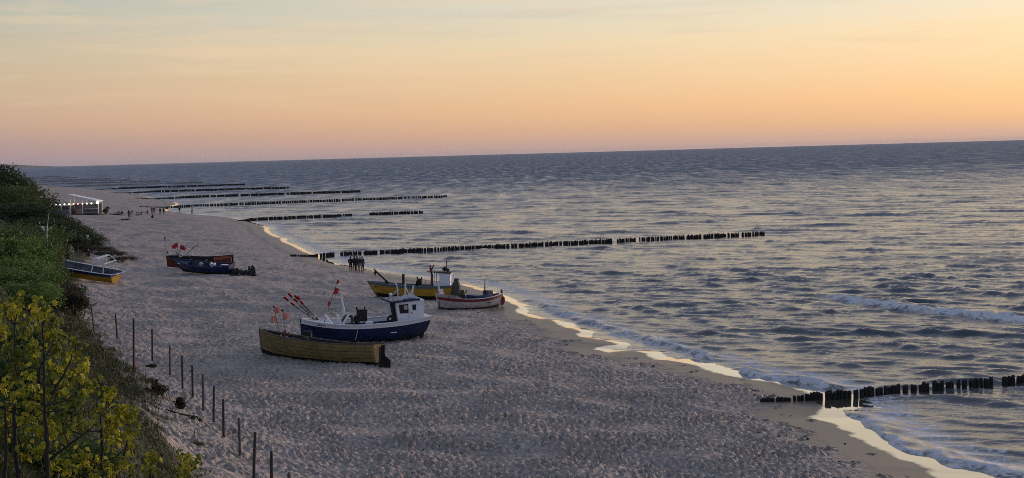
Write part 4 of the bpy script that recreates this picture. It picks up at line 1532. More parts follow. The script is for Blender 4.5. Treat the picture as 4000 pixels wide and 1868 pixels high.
for sd_ in (-1, 1):
    pf, pb = hG.P(.74, 1, sd_, .05), hG.P(.90, 1, sd_, .05)
    af_.tube([pf, (pf.x + .25, pf.y * .92, pf.z + 1.35), (pf.x + .55, pf.y * .9, pf.z + 1.38), (pb.x + .05, pb.y * .94, pb.z + .95), pb], .05, 7)
p0 = hG.P(.74, 1, 1, .05)
for xx, zz in ((.25, 1.35), (.55, 1.38)):
    af_.tube([(p0.x + xx, -p0.y * .91, p0.z + zz), (p0.x + xx, p0.y * .91, p0.z + zz)], .05, 7)
pb = hG.P(.90, 1, 1, .05)
af_.tube([(pb.x + .05, -pb.y * .94, pb.z + .95), (pb.x + .05, pb.y * .94, pb.z + .95)], .05, 7)
for k in range(3):
    yy = -p0.y * .5 + p0.y * .5 * k
    af_.tube([(p0.x + .25, yy, p0.z + 1.35), (p0.x + .55, yy, p0.z + 1.38)], .03, 6)
bfix(af_.build('stern_frame', M_WHITE, boatG))
bfix(MB().box((LG * .80, 0, .72), (.7, .8, .5)).build('engine_box', M_BLACK, boatG))
sg = MB()
p1, p2 = hG.P(1, .9, -1), hG.P(1, .9, 1)
sg.tube([p1 + Vector((0, .1, .1)), p1 + Vector((.45, .3, .15)), p2 + Vector((.45, -.3, .15)), p2 + Vector((0, -.1, .1))], .06, 7)
bfix(sg.build('stern_platform', M_WHITE, boatG))
gy = on(MG, 1.0, 0, 1).y
marker(at_y(258, 1085, gy - 1.2), at_y(261, 967, gy - 1.2), [(.80, 1.0, .75, -1)], M_FLAGR, 'red flag on a dark staff beside the bushes', 'flags by the bushes')

# ================================================================== people
M_SKIN = mat('skin', (.42, .25, .18), .6, .1, 4)
M_HAIRD = mat('dark_hair', (.03, .022, .018), .7, .2, 9)
M_HAIRB = mat('fair_hair', (.24, .16, .08), .7, .2, 9)
CLOTH = {}


def cloth(c):
    k = 'cloth_%02x%02x%02x' % tuple(int(x * 255) for x in c)
    return mat(k, c, .9, .2, 6, .3, 30)


POSE = {}
POSE['stand'] = {'pel': (0, 0, .96), 'abd': (0, 0, 1.12), 'che': (0, .01, 1.32), 'nek': (0, .0, 1.50), 'hed': (0, .01, 1.60), 'top': (0, .01, 1.72),
                 'hl': (-.10, 0, .90), 'kl': (-.11, .02, .50), 'al': (-.11, -.01, .09), 'tl': (-.12, .15, .04), 'hr': (.10, 0, .90), 'kr': (.11, .02, .50), 'ar': (.11, -.01, .09), 'tr': (.12, .15, .04),
                 'sl': (-.19, 0, 1.43), 'el': (-.25, -.02, 1.15), 'wl': (-.25, .08, .92), 'fl': (-.24, .11, .82), 'sr': (.19, 0, 1.43), 'er': (.25, -.02, 1.15), 'wr': (.25, .08, .92), 'fr': (.24, .11, .82)}
POSE['pocket'] = dict(POSE['stand'], el=(-.29, -.08, 1.17), wl=(-.17, .10, 1.02), fl=(-.13, .13, .98), er=(.29, -.08, 1.17), wr=(.17, .10, 1.02), fr=(.13, .13, .98))
POSE['walk'] = dict(POSE['stand'], kl=(-.10, .18, .52), al=(-.10, .22, .10), tl=(-.10, .37, .06), kr=(.10, -.02, .50), ar=(.10, -.28, .14), tr=(.10, -.14, .05), el=(-.24, -.14, 1.16), wl=(-.23, -.12, .93), fl=(-.22, -.10, .83), er=(.24, .10, 1.16), wr=(.23, .24, .98), fr=(.22, .28, .90))
POSE['sit'] = {'pel': (0, 0, .12), 'abd': (0, .02, .30), 'che': (0, .07, .52), 'nek': (0, .12, .70), 'hed': (0, .14, .80), 'top': (0, .15, .92),
               'hl': (-.10, .03, .12), 'kl': (-.14, .36, .44), 'al': (-.13, .58, .08), 'tl': (-.13, .73, .04), 'hr': (.10, .03, .12), 'kr': (.14, .36, .44), 'ar': (.13, .58, .08), 'tr': (.13, .73, .04),
               'sl': (-.19, .08, .62), 'el': (-.24, .26, .42), 'wl': (-.10, .42, .46), 'fl': (-.02, .44, .48), 'sr': (.19, .08, .62), 'er': (.24, .26, .42), 'wr': (.10, .42, .46), 'fr': (.02, .46, .46)}
POSE['bend'] = dict(POSE['stand'], abd=(0, .06, 1.10), che=(0, .22, 1.24), nek=(0, .36, 1.34), hed=(0, .44, 1.38), top=(0, .52, 1.44), sl=(-.19, .28, 1.30), el=(-.22, .36, 1.02), wl=(-.20, .46, .80), fl=(-.19, .48, .71), sr=(.19, .28, 1.30), er=(.22, .36, 1.02), wr=(.20, .46, .80), fr=(.19, .48, .71))
BONES = [('pel', 'abd'), ('abd', 'che'), ('che', 'nek'), ('nek', 'hed'), ('hed', 'top'), ('pel', 'hl'), ('hl', 'kl'), ('kl', 'al'), ('al', 'tl'), ('pel', 'hr'), ('hr', 'kr'), ('kr', 'ar'), ('ar', 'tr'),
         ('che', 'sl'), ('sl', 'el'), ('el', 'wl'), ('wl', 'fl'), ('che', 'sr'), ('sr', 'er'), ('er', 'wr'), ('wr', 'fr')]
RAD = {'pel': .15, 'abd': .145, 'che': .16, 'nek': .065, 'hed': .10, 'top': .075, 'hl': .115, 'kl': .075, 'al': .05, 'tl': .04, 'hr': .115, 'kr': .075, 'ar': .05, 'tr': .04, 'sl': .085, 'el': .06, 'wl': .04, 'fl': .035, 'sr': .085, 'er': .06, 'wr': .04, 'fr': .035}
BODY_CACHE = {}


def body_arrays(pose, coat):
    key = (pose, coat)
    if key in BODY_CACHE:
        return BODY_CACHE[key]
    J = POSE[pose]
    names = list(J)
    me_ = bpy.data.meshes.new('tmp_body')
    me_.from_pydata([J[n] for n in names], [(names.index(a), names.index(b_)) for a, b_ in BONES], [])
    o = bpy.data.objects.new('tmp_body', me_)
    COL.objects.link(o)
    md = o.modifiers.new('skin', 'SKIN')
    md.use_smooth_shade = True
    for i, n in enumerate(names):
        r_ = RAD[n] * (1.12 if n in ('pel', 'abd', 'che', 'sl', 'sr', 'el', 'er') and coat else 1)
        sv = me_.skin_vertices[0].data[i]
        sv.radius = (r_, r_ * (.78 if n in ('abd', 'che') else 1))
        sv.use_root = (n == 'pel')
    s2 = o.modifiers.new('sub', 'SUBSURF')
    s2.levels = 1
    s2.render_levels = 1
    dg = bpy.context.evaluated_depsgraph_get()
    m2 = bpy.data.meshes.new_from_object(o.evaluated_get(dg))
    bpy.data.objects.remove(o)
    segs = [(Vector(J[a]), Vector(J[b_]), a, b_) for a, b_ in BONES]
    idx = []
    for pol in m2.polygons:
        c = pol.center
        best, bb = 1e9, None
        for a, b_, na, nb_ in segs:
            ab = b_ - a
            tq = max(0, min(1, (c - a).dot(ab) / ab.length_squared))
            d_ = (c - a - ab * tq).length - RAD[na] * (1 - tq) - RAD[nb_] * tq
            if d_ < best:
                best, bb = d_, (na, nb_, tq)
        na, nb_, tq = bb
        if nb_ in ('hed', 'top'):
            mi = 2
        elif nb_ in ('fl', 'fr'):
            mi = 2
        elif nb_ in ('tl', 'tr'):
            mi = 3
        elif nb_ in ('kl', 'kr', 'al', 'ar') or nb_ in ('hl', 'hr'):
            mi = 1
        elif (na, nb_) == ('pel', 'abd') and tq < .3 and not coat:
            mi = 1
        else:
            mi = 0
        idx.append(mi)
    BODY_CACHE[key] = (m2, idx)
    return BODY_CACHE[key]


def person(p, face, pose, top, legs, label, group, hair=None, scale=1.0, coat=False, hat=False):
    m2, idx = body_arrays(pose, coat)
    me_ = m2.copy()
    me_.materials.clear()
    for q in (cloth(top), cloth(legs), M_SKIN, M_BLACK):
        me_.materials.append(q)
    for pol, mi in zip(me_.polygons, idx):
        pol.material_index = mi
        pol.use_smooth = True
    r_ = empty('person', Vector(p), label, 'person', group)
    r_.rotation_euler = (0, 0, face)
    r_.scale = (scale,) * 3
    link('body', me_, r_)
    J = POSE[pose]
    h_, t_ = Vector(J['hed']), Vector(J['top'])
    ax = (t_ - h_).normalized()
    c = h_ + ax * .045
    fw = Vector((0, 1, 0)) - ax * ax.y
    fw.normalize()
    hr_ = MB()
    Vb = MB().ball((0, 0, 0), (1, 1, 1), 12, 9)
    for i, v in enumerate(Vb.V):
        q = c - fw * .022 + Vector((v.x * .105, 0, 0)) + fw * (v.y * .115) + ax * (v.z * .125 + .012)
        if v.y > .35 and v.z < .45:
            q = c - fw * .01 + Vector((v.x * .06, 0, 0)) + fw * (v.y * .02) + ax * v.z * .03
        Vb.V[i] = q
    o = Vb.build('hood' if hat else 'hair', cloth(top) if hat else (hair or M_HAIRD), r_, True)
    nb2 = MB().ball(c + fw * .10 - ax * .01, (.014, .024, .022), 6, 5)
    nb2.build('nose', M_SKIN, r_, True)
    return r_


DK, DK2, NAVY, GRY, BEI = (.012, .012, .014), (.02, .018, .018), (.03, .03, .045), (.20, .20, .235), (.20, .15, .12)
GS = 'people standing together by the groyne'
for k, (u, v, pose, a, b_, f, co, lab, sc_) in enumerate((
        (1371, 1062, 'pocket', DK, DK, .2, True, 'person in a long black hooded coat, left end of the shoreline group', 1.0),
        (1386, 1061, 'pocket', DK, DK, -.4, True, 'person in black, second from the left in the shoreline group', 1.02),
        (1396, 1060, 'stand', DK, (.07, .06, .06), .5, True, 'person in a black jacket in the middle of the shoreline group', 1.0),
        (1408, 1063, 'stand', NAVY, GRY, .1, False, 'fair-haired person in pale grey trousers at the front of the shoreline group', 1.0),
        (1417, 1061, 'stand', DK, DK2, -.6, False, 'person in a black jacket, right end of the shoreline group', 1.0))):
    person(ground_at(u, v), f, pose, a, b_, lab, GS, M_HAIRB if k == 3 else None, sc_, co, k == 0)
for u, v, pose, f, lab in ((702, 833, 'pocket', .3, 'person in black at the water edge, the one nearer the groyne end'), (751, 838, 'walk', 1.4, 'person in black walking at the water edge, farthest right of the bathers')):
    person(ground_at(u, v), f, pose, DK, DK, lab, 'people at the far water edge')
GK = 'people on the sand by the beach bar'
for u, v, pose, a, b_, f, lab in (
        (504, 852, 'stand', DK2, DK, .3, 'tall person in black standing right of the beach bar'),
        (512, 847, 'bend', DK2, DK2, -1.2, 'person in dark clothes stooping beside the tall one in black'),
        (594, 836, 'stand', (.13, .09, .085), (.12, .09, .085), .2, 'left one of two people in brown standing close together'),
        (603, 837, 'stand', (.12, .08, .08), (.10, .075, .07), -.3, 'right one of two people in brown standing close together'),
        (598, 853, 'sit', DK, DK, 2.6, 'person in black sitting alone on the sand'),
        (626, 839, 'stand', DK, (.13, .10, .09), .4, 'short person in a black top, left of a pair near the water'),
        (640, 838, 'stand', DK, DK2, -.4, 'short person in black, right of a pair near the water'),
        (578, 835, 'sit', (.16, .06, .055), BEI, 1.0, 'person in a dark red top sitting near the pair in brown'),
        (533, 843, 'sit', (.40, .36, .36), BEI, -1.0, 'person in a pale top sitting on the sand right of the bar'),
        (555, 840, 'sit', (.22, .17, .16), BEI, 1.5, 'person in beige sitting among towels'),
        (462, 836, 'sit', (.25, .20, .22), BEI, -2.0, 'person in pale mauve sitting beside the bar terrace'),
        (478, 838, 'sit', DK2, DK2, .5, 'person in dark clothes sitting by the bar terrace end')):
    person(ground_at(u, v), f, pose, a, b_, lab, GK, None, .95 if 'short' in lab else 1.0)
person(ground_at(541, 762), .5, 'walk', (.16, .07, .06), DK2, 'lone person in dark red at the water between the groynes', 'people at the far water edge')
GD = 'people sitting on the dune edge'
for u, v, pose, a, b_, f, hr2, lab in (
        (349, 1003, 'sit', (.085, .012, .018), DK2, math.pi * .9, M_HAIRB, 'person in a dark red top sitting above the yellow and blue boat'),
        (374, 1003, 'sit', (.55, .55, .60), DK, math.pi * 1.1, M_HAIRD, 'person in a white top sitting above the yellow and blue boat'),
        (281, 1018, 'stand', (.45, .38, .33), BEI, -.3, M_HAIRB, 'person in pale beige standing behind the bow of the yellow and blue boat'),
        (266, 1012, 'sit', DK, DK, .8, M_HAIRD, 'person in black sitting beside the one standing in beige')):
    person(ground_at(u, v), f, pose, a, b_, lab, GD, hr2)

# ================================================================== beach bar
M_FRAME = mat('white_bar_frame', (.74, .73, .72), .5, .06, 3)
M_CLEAR = mat('weathered_pvc_sheet', (.21, .20, .20), .35, .3, 1.2)
M_TARP = mat('blue_grey_tarpaulin', (.13, .16, .20), .6, .3, 1.5)
M_DARKW = mat('dark_bar_wood', (.045, .030, .024), .8, .4, 3)
KY = ground_at(330, 842).y
k0, k1 = at_y(277, 842, KY), at_y(386, 842, KY)
zt_l, zt_r = at_y(277, 764, KY).z, at_y(386, 788, KY).z
zg = hgt((k0.x + k1.x) / 2, KY)
KW = k1.x - k0.x
bar = empty('beach_bar', Vector((k0.x, KY, zg)), 'white framed beach bar with a slanting roof and a string of lights', 'beach bar')
hl_, hr_ = zt_l - zg, zt_r - zg
D = 2.8
bfix(MB().box((KW / 2, D / 2, .18), (KW + 1.0, D + 1.2, .36)).build('platform', M_DARKW, bar))
Vr = [(-.25, -.3, hl_), (KW + .15, -.3, hr_), (KW + .15, D + .3, hr_), (-.25, D + .3, hl_)]
Vr = Vr + [(a, b_, c + .26) for a, b_, c in Vr]
bfix(MB().add(Vr, [(3, 2, 1, 0), (4, 5, 6, 7), (0, 1, 5, 4), (1, 2, 6, 5), (2, 3, 7, 6), (3, 0, 4, 7)]).build('roof', M_FRAME, bar))
for i, fx in enumerate((0, .43, 1)):
    hx_ = hl_ + (hr_ - hl_) * fx
    for yy in (0, D):
        bfix(MB().box((KW * fx, yy, .36 + (hx_ - .36) / 2), (.14, .14, hx_ - .36)).build('post', M_FRAME, bar))
bfix(MB().box((KW * .72, -.02, .75), (KW * .52, .07, .10)).build('handrail', M_FRAME, bar))
bfix(MB().box((KW * .72, -.02, 1.55), (KW * .52, .07, .08)).build('handrail', M_FRAME, bar))
bfix(MB().box((KW * .5, D - .1, 1.5), (KW - .2, .06, 2.3)).build('back_wall', M_CLEAR, bar))
bfix(MB().box((.05, D / 2, 1.6), (.08, D - .4, 2.4)).build('side_wall', M_CLEAR, bar))
bfix(MB().box((KW * .22, .9, .95), (KW * .34, .6, 1.15)).build('counter', mat('pale_counter_board', (.30, .23, .18), .7, .3, 2), bar))
bfix(MB().box((KW * .1, .35, 1.0), (.55, .3, 1.1)).build('cupboard', M_RUST, bar))
for i in range(5):
    tb_ = MB()
    xx = KW * (.40 + .125 * i)
    tb_.box((xx, 1.4 + (i % 2), 1.05), (.8, .8, .06))
    tb_.tube([(xx, 1.4 + (i % 2), .36), (xx, 1.4 + (i % 2), 1.03)], .05, 6)
    bfix(tb_.build('bar_table', M_BLACK, bar))
# side tent
TX = -KW * .95
sd0 = MB()
bfix(MB().box((TX / 2 - .2, D / 2, .12), (-TX - .5, D, .2)).build('tent_floor', M_DARKW, bar))
Vr = [(TX, -.1, 2.35), (-.3, -.1, 2.85), (-.3, D, 2.85), (TX, D, 2.35)]
Vr = Vr + [(a, b_, c + .12) for a, b_, c in Vr]
bfix(MB().add(Vr, [(3, 2, 1, 0), (4, 5, 6, 7), (0, 1, 5, 4), (1, 2, 6, 5), (2, 3, 7, 6), (3, 0, 4, 7)]).build('tent_roof', M_DMETAL, bar))
bfix(MB().box((TX / 2 - .2, .1, .85), (-TX - .6, .06, 1.2)).build('windbreak', M_TARP, bar))
bfix(MB().box((TX / 2 - .2, D - .1, 1.3), (-TX - .6, .06, 2.0)).build('tent_back', M_CLEAR, bar))
for i in range(4):
    xx = TX + .2 + (-TX - .6) * i / 3
    hh = 2.35 + .5 * (xx - TX) / (-.3 - TX)
    bfix(MB().box((xx, .2, .2 + (hh - .2) / 2), (.10, .10, hh - .2)).build('tent_post', M_FRAME, bar))
# festoon of lit globes
LGT = [((255, 252, 240), 6), ((245, 255, 235), 6), ((245, 255, 225), 6), ((245, 255, 225), 6), ((255, 250, 225), 6), ((255, 225, 180), 5), ((255, 190, 130), 4.5), ((255, 150, 140), 4), ((255, 190, 150), 4.5), ((235, 245, 255), 5), ((255, 250, 210), 6)]
gb = None
for i in range(11):
    u = 182 + (357 - 182) * i / 10
    v = 801 - 6 * i / 10
    p = at_y(u, v, KY - .45)
    c, e = LGT[i]
    lr = lin(c)[:3]
    gm_ = mat('lit_globe_%d' % i, (.9, .9, .9), .4, .02, 3, emit=(lr, 2.2 * e / 6))
    o = MB().ball((p.x - k0.x, -.45, p.z - zg), (.20, .20, .20), 10, 8).build('light_globe', gm_, bar, True)
pts = []
for i in range(12):
    u = 182 + (385 - 182) * i / 11
    p = at_y(u, 797 - 7 * i / 11, KY - .45)
    pts.append((p.x - k0.x, -.45, p.z - zg + .16))
bfix(MB().tube(pts, .02, 5).build('light_cable', M_BLACK, bar))
p = at_y(381, 791, KY - .45)
MB().ball((p.x - k0.x, -.45, p.z - zg), (.36, .3, .36), 12, 9).build('corner_lamp', mat('lit_corner_lamp', (.9, .9, .9), .4, .02, 3, emit=(lin((255, 244, 205))[:3], 2.6)), bar, True)
bfix(MB().tube([(p.x - k0.x + .05, -.40, 0), (p.x - k0.x + .05, -.40, p.z - zg)], .07, 6).build('lamp_post', M_FRAME, bar))
# terrace boards with potted shrubs in front of and beside the bar
tr_ = empty('terrace', Vector((k1.x + .9, KY, zg)), 'low dark wooden terrace right of the beach bar', 'terrace')
for i in range(9):
    bfix(MB().box((.25 + .55 * i, 1.5, .12), (.5, 3.2, .18)).build('board', M_DARKW, tr_))
# far group of towels and windbreaks
for u, v, w_, c, lab in ((466, 832, .9, (.30, .24, .28), 'mauve windbreak cloth lying by the bar terrace'), (553, 831, 1.0, (.30, .27, .27), 'pale beach towel among the sitting people'), (491, 858, .9, (.03, .04, .05), 'dark beach towel in front of the tall person in black')):
    g0 = ground_at(u, v)
    V, F = [], []
    for i in range(7):
        for j in range(5):
            V.append((w_ * (i / 6 - .5) * 2, (j / 4 - .5) * 1.0, .09 + .10 * math.sin(i * 1.9 + j) * math.cos(j * 2.1)))
    m0 = len(V)
    V += [(x, y, z - .05) for x, y, z in V]
    for i in range(6):
        for j in range(4):
            a = i * 5 + j
            F += [(a, a + 5, a + 6, a + 1), (m0 + a + 1, m0 + a + 6, m0 + a + 5, m0 + a)]
    o = link('beach_towel', mesh('beach_towel', V, F, True), None, cloth(c))
    o.location = g0
    tag(o, lab, 'towel', 'cloths on the sand by the bar')
g0 = ground_at(501, 856)
bg_ = empty('beach_bag', g0, 'small white bag on the sand before the tall person in black', 'bag')
MB().ball((0, 0, .14), (.24, .16, .18), 10, 7).build('body', cloth((.55, .5, .5)), bg_, True)
MB().torus((0, 0, .30), .10, .02, 'y', 12, 5, math.pi).build('handle', cloth((.4, .38, .38)), bg_)
g0 = ground_at(336, 1134)
bg_ = empty('plastic_bag', g0, 'green and white plastic bag lying on the sand near the bushes', 'bag')
MB().ball((0, 0, .16), (.22, .18, .20), 9, 7).build('green_half', cloth((.10, .30, .10)), bg_, True)
MB().ball((.20, -.03, .15), (.14, .14, .18), 9, 7).build('white_half', cloth((.5, .55, .5)), bg_, True)

# ================================================================== fence posts, poles, sign
def fence_post(bu, bv, tu, tv, r_, m_, label, group, name='fence_post'):
    b0 = ground_at(bu, bv)
    top = at_y(tu, tv, b0.y)
    d = top - b0
    mb = MB()
    pts = [Vector((0, 0, -.3)) - d * .0, d * .3, d * .6, d * .97, d]
    mb.tube(pts, [r_ * 1.05, r_, r_ * .98, r_ * .95, r_ * .7], 8)
    o = mb.build(name, m_, None)
    o.location = b0
    return tag(o, label, 'post', group)


FP = [((368, 1298), (356, 1191)), ((458, 1325), (451, 1225)), ((595, 1408), (594, 1285)), ((664, 1467), (663, 1349)), ((713, 1519), (711, 1389)), ((752.5, 1557), (751, 1427)), ((794, 1605), (792, 1462)),
      ((834, 1651), (836, 1508)), ((873.5, 1711), (872, 1559)), ((938, 1786), (933, 1631)), ((990, 1874), (997, 1688)), ((1062, 1950), (1060, 1762)), ((1128, 2040), (1129, 1845))]
ORD = ['first', 'second', 'third', 'fourth', 'fifth', 'sixth', 'seventh', 'eighth', 'ninth', 'tenth', 'eleventh', 'twelfth', 'thirteenth']
for k, (b_, t_) in enumerate(FP):
    fence_post(b_[0], b_[1], t_[0], t_[1], .052, M_WOOD_D if k % 3 else M_WOOD,
               '%s grey wooden fence post from the far end of the row' % ORD[k] if k < 12 else 'nearest grey wooden fence post, at the bottom edge', 'grey fence posts at the foot of the dune')
M_STRIPE = bpy.data.materials.new('red_and_black_pole_paint')
M_STRIPE.use_nodes = True
t = M_STRIPE.node_tree
tcn = N(t, 'ShaderNodeTexCoord')
sx_ = N(t, 'ShaderNodeSeparateXYZ')
t.links.new(tcn.outputs['Object'], sx_.inputs[0])
nzz = N(t, 'ShaderNodeTexNoise')
nzz.inputs['Scale'].default_value = 12
t.links.new(tcn.outputs['Object'], nzz.inputs['Vector'])
hz = math_node(t, 'ADD', sx_.outputs[2], math_node(t, 'MULTIPLY', nzz.outputs[0], .12))
t.links.new(ramp_node(t, math_node(t, 'DIVIDE', hz, 3.0), [(0.0, (.10, .012, .010)), (.55, (.11, .014, .010)), (.58, (.012, .016, .012)), (1.0, (.014, .018, .012))]), t.nodes['Principled BSDF'].inputs['Base Color'])
rp = fence_post(523, 1455, 522, 1244, .06, M_STRIPE, 'tall pole painted red below and black above among the fence posts', None, 'marker_post')
rp['category'] = 'pole'
fence_post(210, 1203, 207, 1149, .05, M_ROPE, 'short pale post at the dune edge left of the fence row', None)
b0 = ground_at(346, 985)
sg = empty('beach_sign', b0, 'small white sign on a thin post at the end of the bushes', 'sign')
tp = at_y(341, 926, b0.y) - b0
bfix(MB().tube([(0, 0, -.2), (0, 0, tp.z)], .04, 6).build('post', M_WOOD_D, sg))
bfix(MB().box((-.03, -.06, tp.z - .1), (.34, .03, .70)).build('board', mat('cream_sign_board', (.86, .82, .70), .5, .05, 4), sg))
b0 = ground_at(306, 1000)
fence_post(306, 1005, 305, 958, .05, M_WOOD, 'thin grey post behind the sitting people', None)
# mast top of a boat hidden in the bushes
mp_ = at_y(183, 898, 119)
ms = empty('hidden_boat_mast', Vector((mp_.x, mp_.y, hgt(mp_.x, mp_.y))), 'white mast head with cross arm and aerial rising from the bushes', 'mast')
zz = mp_.z - hgt(mp_.x, mp_.y)
bfix(MB().tube([(0, 0, 0), (0, 0, zz)], .04, 7).build('pole', M_WHITE, ms))
bfix(MB().tube([(-.38, 0, zz + .16), (-.2, 0, zz - .02), (.1, 0, zz - .05), (.42, 0, zz + .20)], .035, 7).build('cross_arm', M_WHITE, ms))
for xx in (-.42, -.28, .05):
    MB().ball((xx, 0, zz + .22), (.07, .07, .10), 8, 6).build('lamp', M_WHITE, ms, True)
bfix(MB().tube([(.05, 0, zz), (.12, 0, zz + .7), (.26, 0, zz + 1.5)], [.035, .02, .01], 5).build('aerial', M_WHITE, ms))

# ================================================================== vegetation
def leaf_mat(name, c0, c1, trans=.35, scale=1.2):
    m_ = bpy.data.materials.new(name)
    m_.use_nodes = True
    t = m_.node_tree
    t.nodes.clear()
    out = N(t, 'ShaderNodeOutputMaterial')
    g = N(t, 'ShaderNodeNewGeometry')
    n_ = N(t, 'ShaderNodeTexNoise')
    n_.inputs['Scale'].default_value = scale
    n_.inputs['Detail'].default_value = 4
    t.links.new(g.outputs['Position'], n_.inputs['Vector'])
    rnd = N(t, 'ShaderNodeMath', operation='ADD')
    t.links.new(n_.outputs[0], rnd.inputs[0])
    sc_ = math_node(t, 'MULTIPLY', math_node(t, 'SUBTRACT', g.outputs['Random Per Island'], .5), .45)
    t.links.new(sc_, rnd.inputs[1])
    c = ramp_node(t, rnd.outputs[0], [(0.25, c0), (0.75, c1)])
    d = N(t, 'ShaderNodeBsdfPrincipled')
    d.inputs['Roughness'].default_value = .6
    d.inputs['Specular IOR Level'].default_value = .3
    t.links.new(c, d.inputs['Base Color'])
    tr = N(t, 'ShaderNodeBsdfTranslucent')
    t.links.new(c, tr.inputs['Color'])
    mx = N(t, 'ShaderNodeMixShader')
    mx.inputs[0].default_value = trans
    t.links.new(d.outputs[0], mx.inputs[1])
    t.links.new(tr.outputs[0], mx.inputs[2])
    t.links.new(mx.outputs[0], out.inputs[0])
    return m_


M_LEAF_D = leaf_mat('dark_shrub_leaf', (.016, .026, .010), (.050, .070, .020))
M_LEAF_M = leaf_mat('green_shrub_leaf', (.034, .058, .016), (.115, .160, .038))
M_LEAF_B = leaf_mat('bright_shrub_leaf', (.050, .098, .022), (.16, .25, .055))
M_LEAF_Y = leaf_mat('young_maple_leaf', (.17, .19, .013), (.56, .50, .045), .4, 3.0)
M_LEAF_G = leaf_mat('lower_maple_leaf', (.08, .105, .012), (.26, .27, .030), .4, 3.0)
M_SCRUB = leaf_mat('brown_scrub', (.022, .019, .012), (.055, .046, .028))
M_BARK = mat('shrub_bark', (.040, .033, .028), .9, .3, 8, .5, 30)


def crown_mesh(name, seed, clumps, per, leaf, shape=(1, 1, .8), spiky=0.0):
    """unit crown: clumps of leaf blades spread unevenly through a lumpy volume"""
    g = np.random.default_rng(seed)
    lob = g.normal(size=(7, 3))
    lob /= np.linalg.norm(lob, axis=1)[:, None]
    lobs = g.uniform(.1, .5, 7)
    d = g.normal(size=(clumps, 3))
    d /= np.linalg.norm(d, axis=1)[:, None]
    d[:, 2] = np.where(d[:, 2] < -.35, -d[:, 2] * .6, d[:, 2])
    rad = g.uniform(.35, 1, clumps) ** .45
    bump_ = 0.72 + (np.maximum(0, d @ lob.T) ** 6 * lobs).sum(1) * .75
    cen = d * (rad * bump_)[:, None] * np.array(shape)
    c = np.repeat(cen, per, 0)
    n = len(c)
    out = np.repeat(d, per, 0)
    sp_ = g.normal(size=(n, 3)) * .085 + out * np.abs(g.normal(size=n))[:, None] * .06 * (1 + spiky)
    p = c + sp_
    p[:, 2] += .45
    ax = g.normal(size=(n, 3)) + out * .6 + np.array([0, 0, .35])
    ax /= np.linalg.norm(ax, axis=1)[:, None]
    bx = np.cross(ax, g.normal(size=(n, 3)))
    bx /= np.linalg.norm(bx, axis=1)[:, None]
    s_ = leaf * g.uniform(.6, 1.4, n)[:, None]
    v0 = p - ax * s_ * .5
    v1 = p + bx * s_ * .32
    v2 = p + ax * s_ * .6
    v3 = p - bx * s_ * .32
    V = np.stack([v0, v1, v2, v3], 1).reshape(-1, 3)
    me_ = bpy.data.meshes.new(name)
    me_.vertices.add(n * 4)
    me_.vertices.foreach_set('co', V.astype(np.float32).reshape(-1))
    me_.loops.add(n * 4)
    me_.loops.foreach_set('vertex_index', np.arange(n * 4, dtype=np.int32))
    me_.polygons.add(n)
    me_.polygons.foreach_set('loop_start', np.arange(0, n * 4, 4, dtype=np.int32))
    me_.polygons.foreach_set('loop_total', np.full(n, 4, np.int32))
    me_.update(calc_edges=True)
    return me_


def trunk_mesh(seed):
    g = random.Random(seed)
    mb = MB()
    for k in range(5):
        a = g.uniform(0, 6.28)
        q = g.uniform(.15, .6)
        mb.tube([(.04 * math.cos(a), .04 * math.sin(a), -.15), (.12 * q * math.cos(a), .12 * q * math.sin(a), .3), (q * .6 * math.cos(a + .3), q * .6 * math.sin(a + .3), .7), (q * math.cos(a), q * math.sin(a), .5 + g.uniform(.4, .7))], [.05, .038, .022, .008], 6)
    me_ = mesh('trunk', mb.V, mb.F)
    me_.materials.append(M_BARK)
    return me_


TRUNKS = [trunk_mesh(i) for i in range(3)]
CROWNS = {}
for key, m_ in (('D', M_LEAF_D), ('M', M_LEAF_M), ('B', M_LEAF_B)):
    CROWNS[key] = []
    for i in range(3):
        cm = crown_mesh('crown', 30 + i + ord(key), 330, 26, .060 if key != 'B' else .075)
        cm.materials.append(m_)
        CROWNS[key].append(cm)
LOWC = []
for i in range(2):
    cm = crown_mesh('scrub_crown', 80 + i, 200, 24, .06, (1, 1, .5), 1.0)
    cm.materials.append(M_SCRUB)
    LOWC.append(cm)


def shrub(u, vtop, y, r_, key, label, cat='tree', group=None, name='dune_tree', squash=1.0, seed=0, low=False):
    """tree on the terrain below picture column u at distance y; its top reaches row vtop"""
    g = random.Random(seed + int(u * 3 + y))
    top = at_y(u, vtop, y)
    base = Vector((top.x, y, hgt(top.x, y)))
    h = max(.4, top.z - base.z)
    root = empty(name, base, label, cat, group)
    root.rotation_euler = (0, 0, g.uniform(0, 6.28))
    cm = (LOWC[g.randrange(2)] if low else CROWNS[key][g.randrange(3)])
    c = bpy.data.objects.new('crown', cm)
    COL.objects.link(c)
    c.parent = root
    zs = h / (1.28 if not low else .9)
    c.scale = (r_, r_, zs)
    c.location = (0, 0, -.02 if low else 0.0)
    tk = bpy.data.objects.new('trunk', TRUNKS[g.randrange(3)])
    COL.objects.link(tk)
    tk.parent = root
    tk.scale = (r_ * .9, r_ * .9, h * .8)
    return root


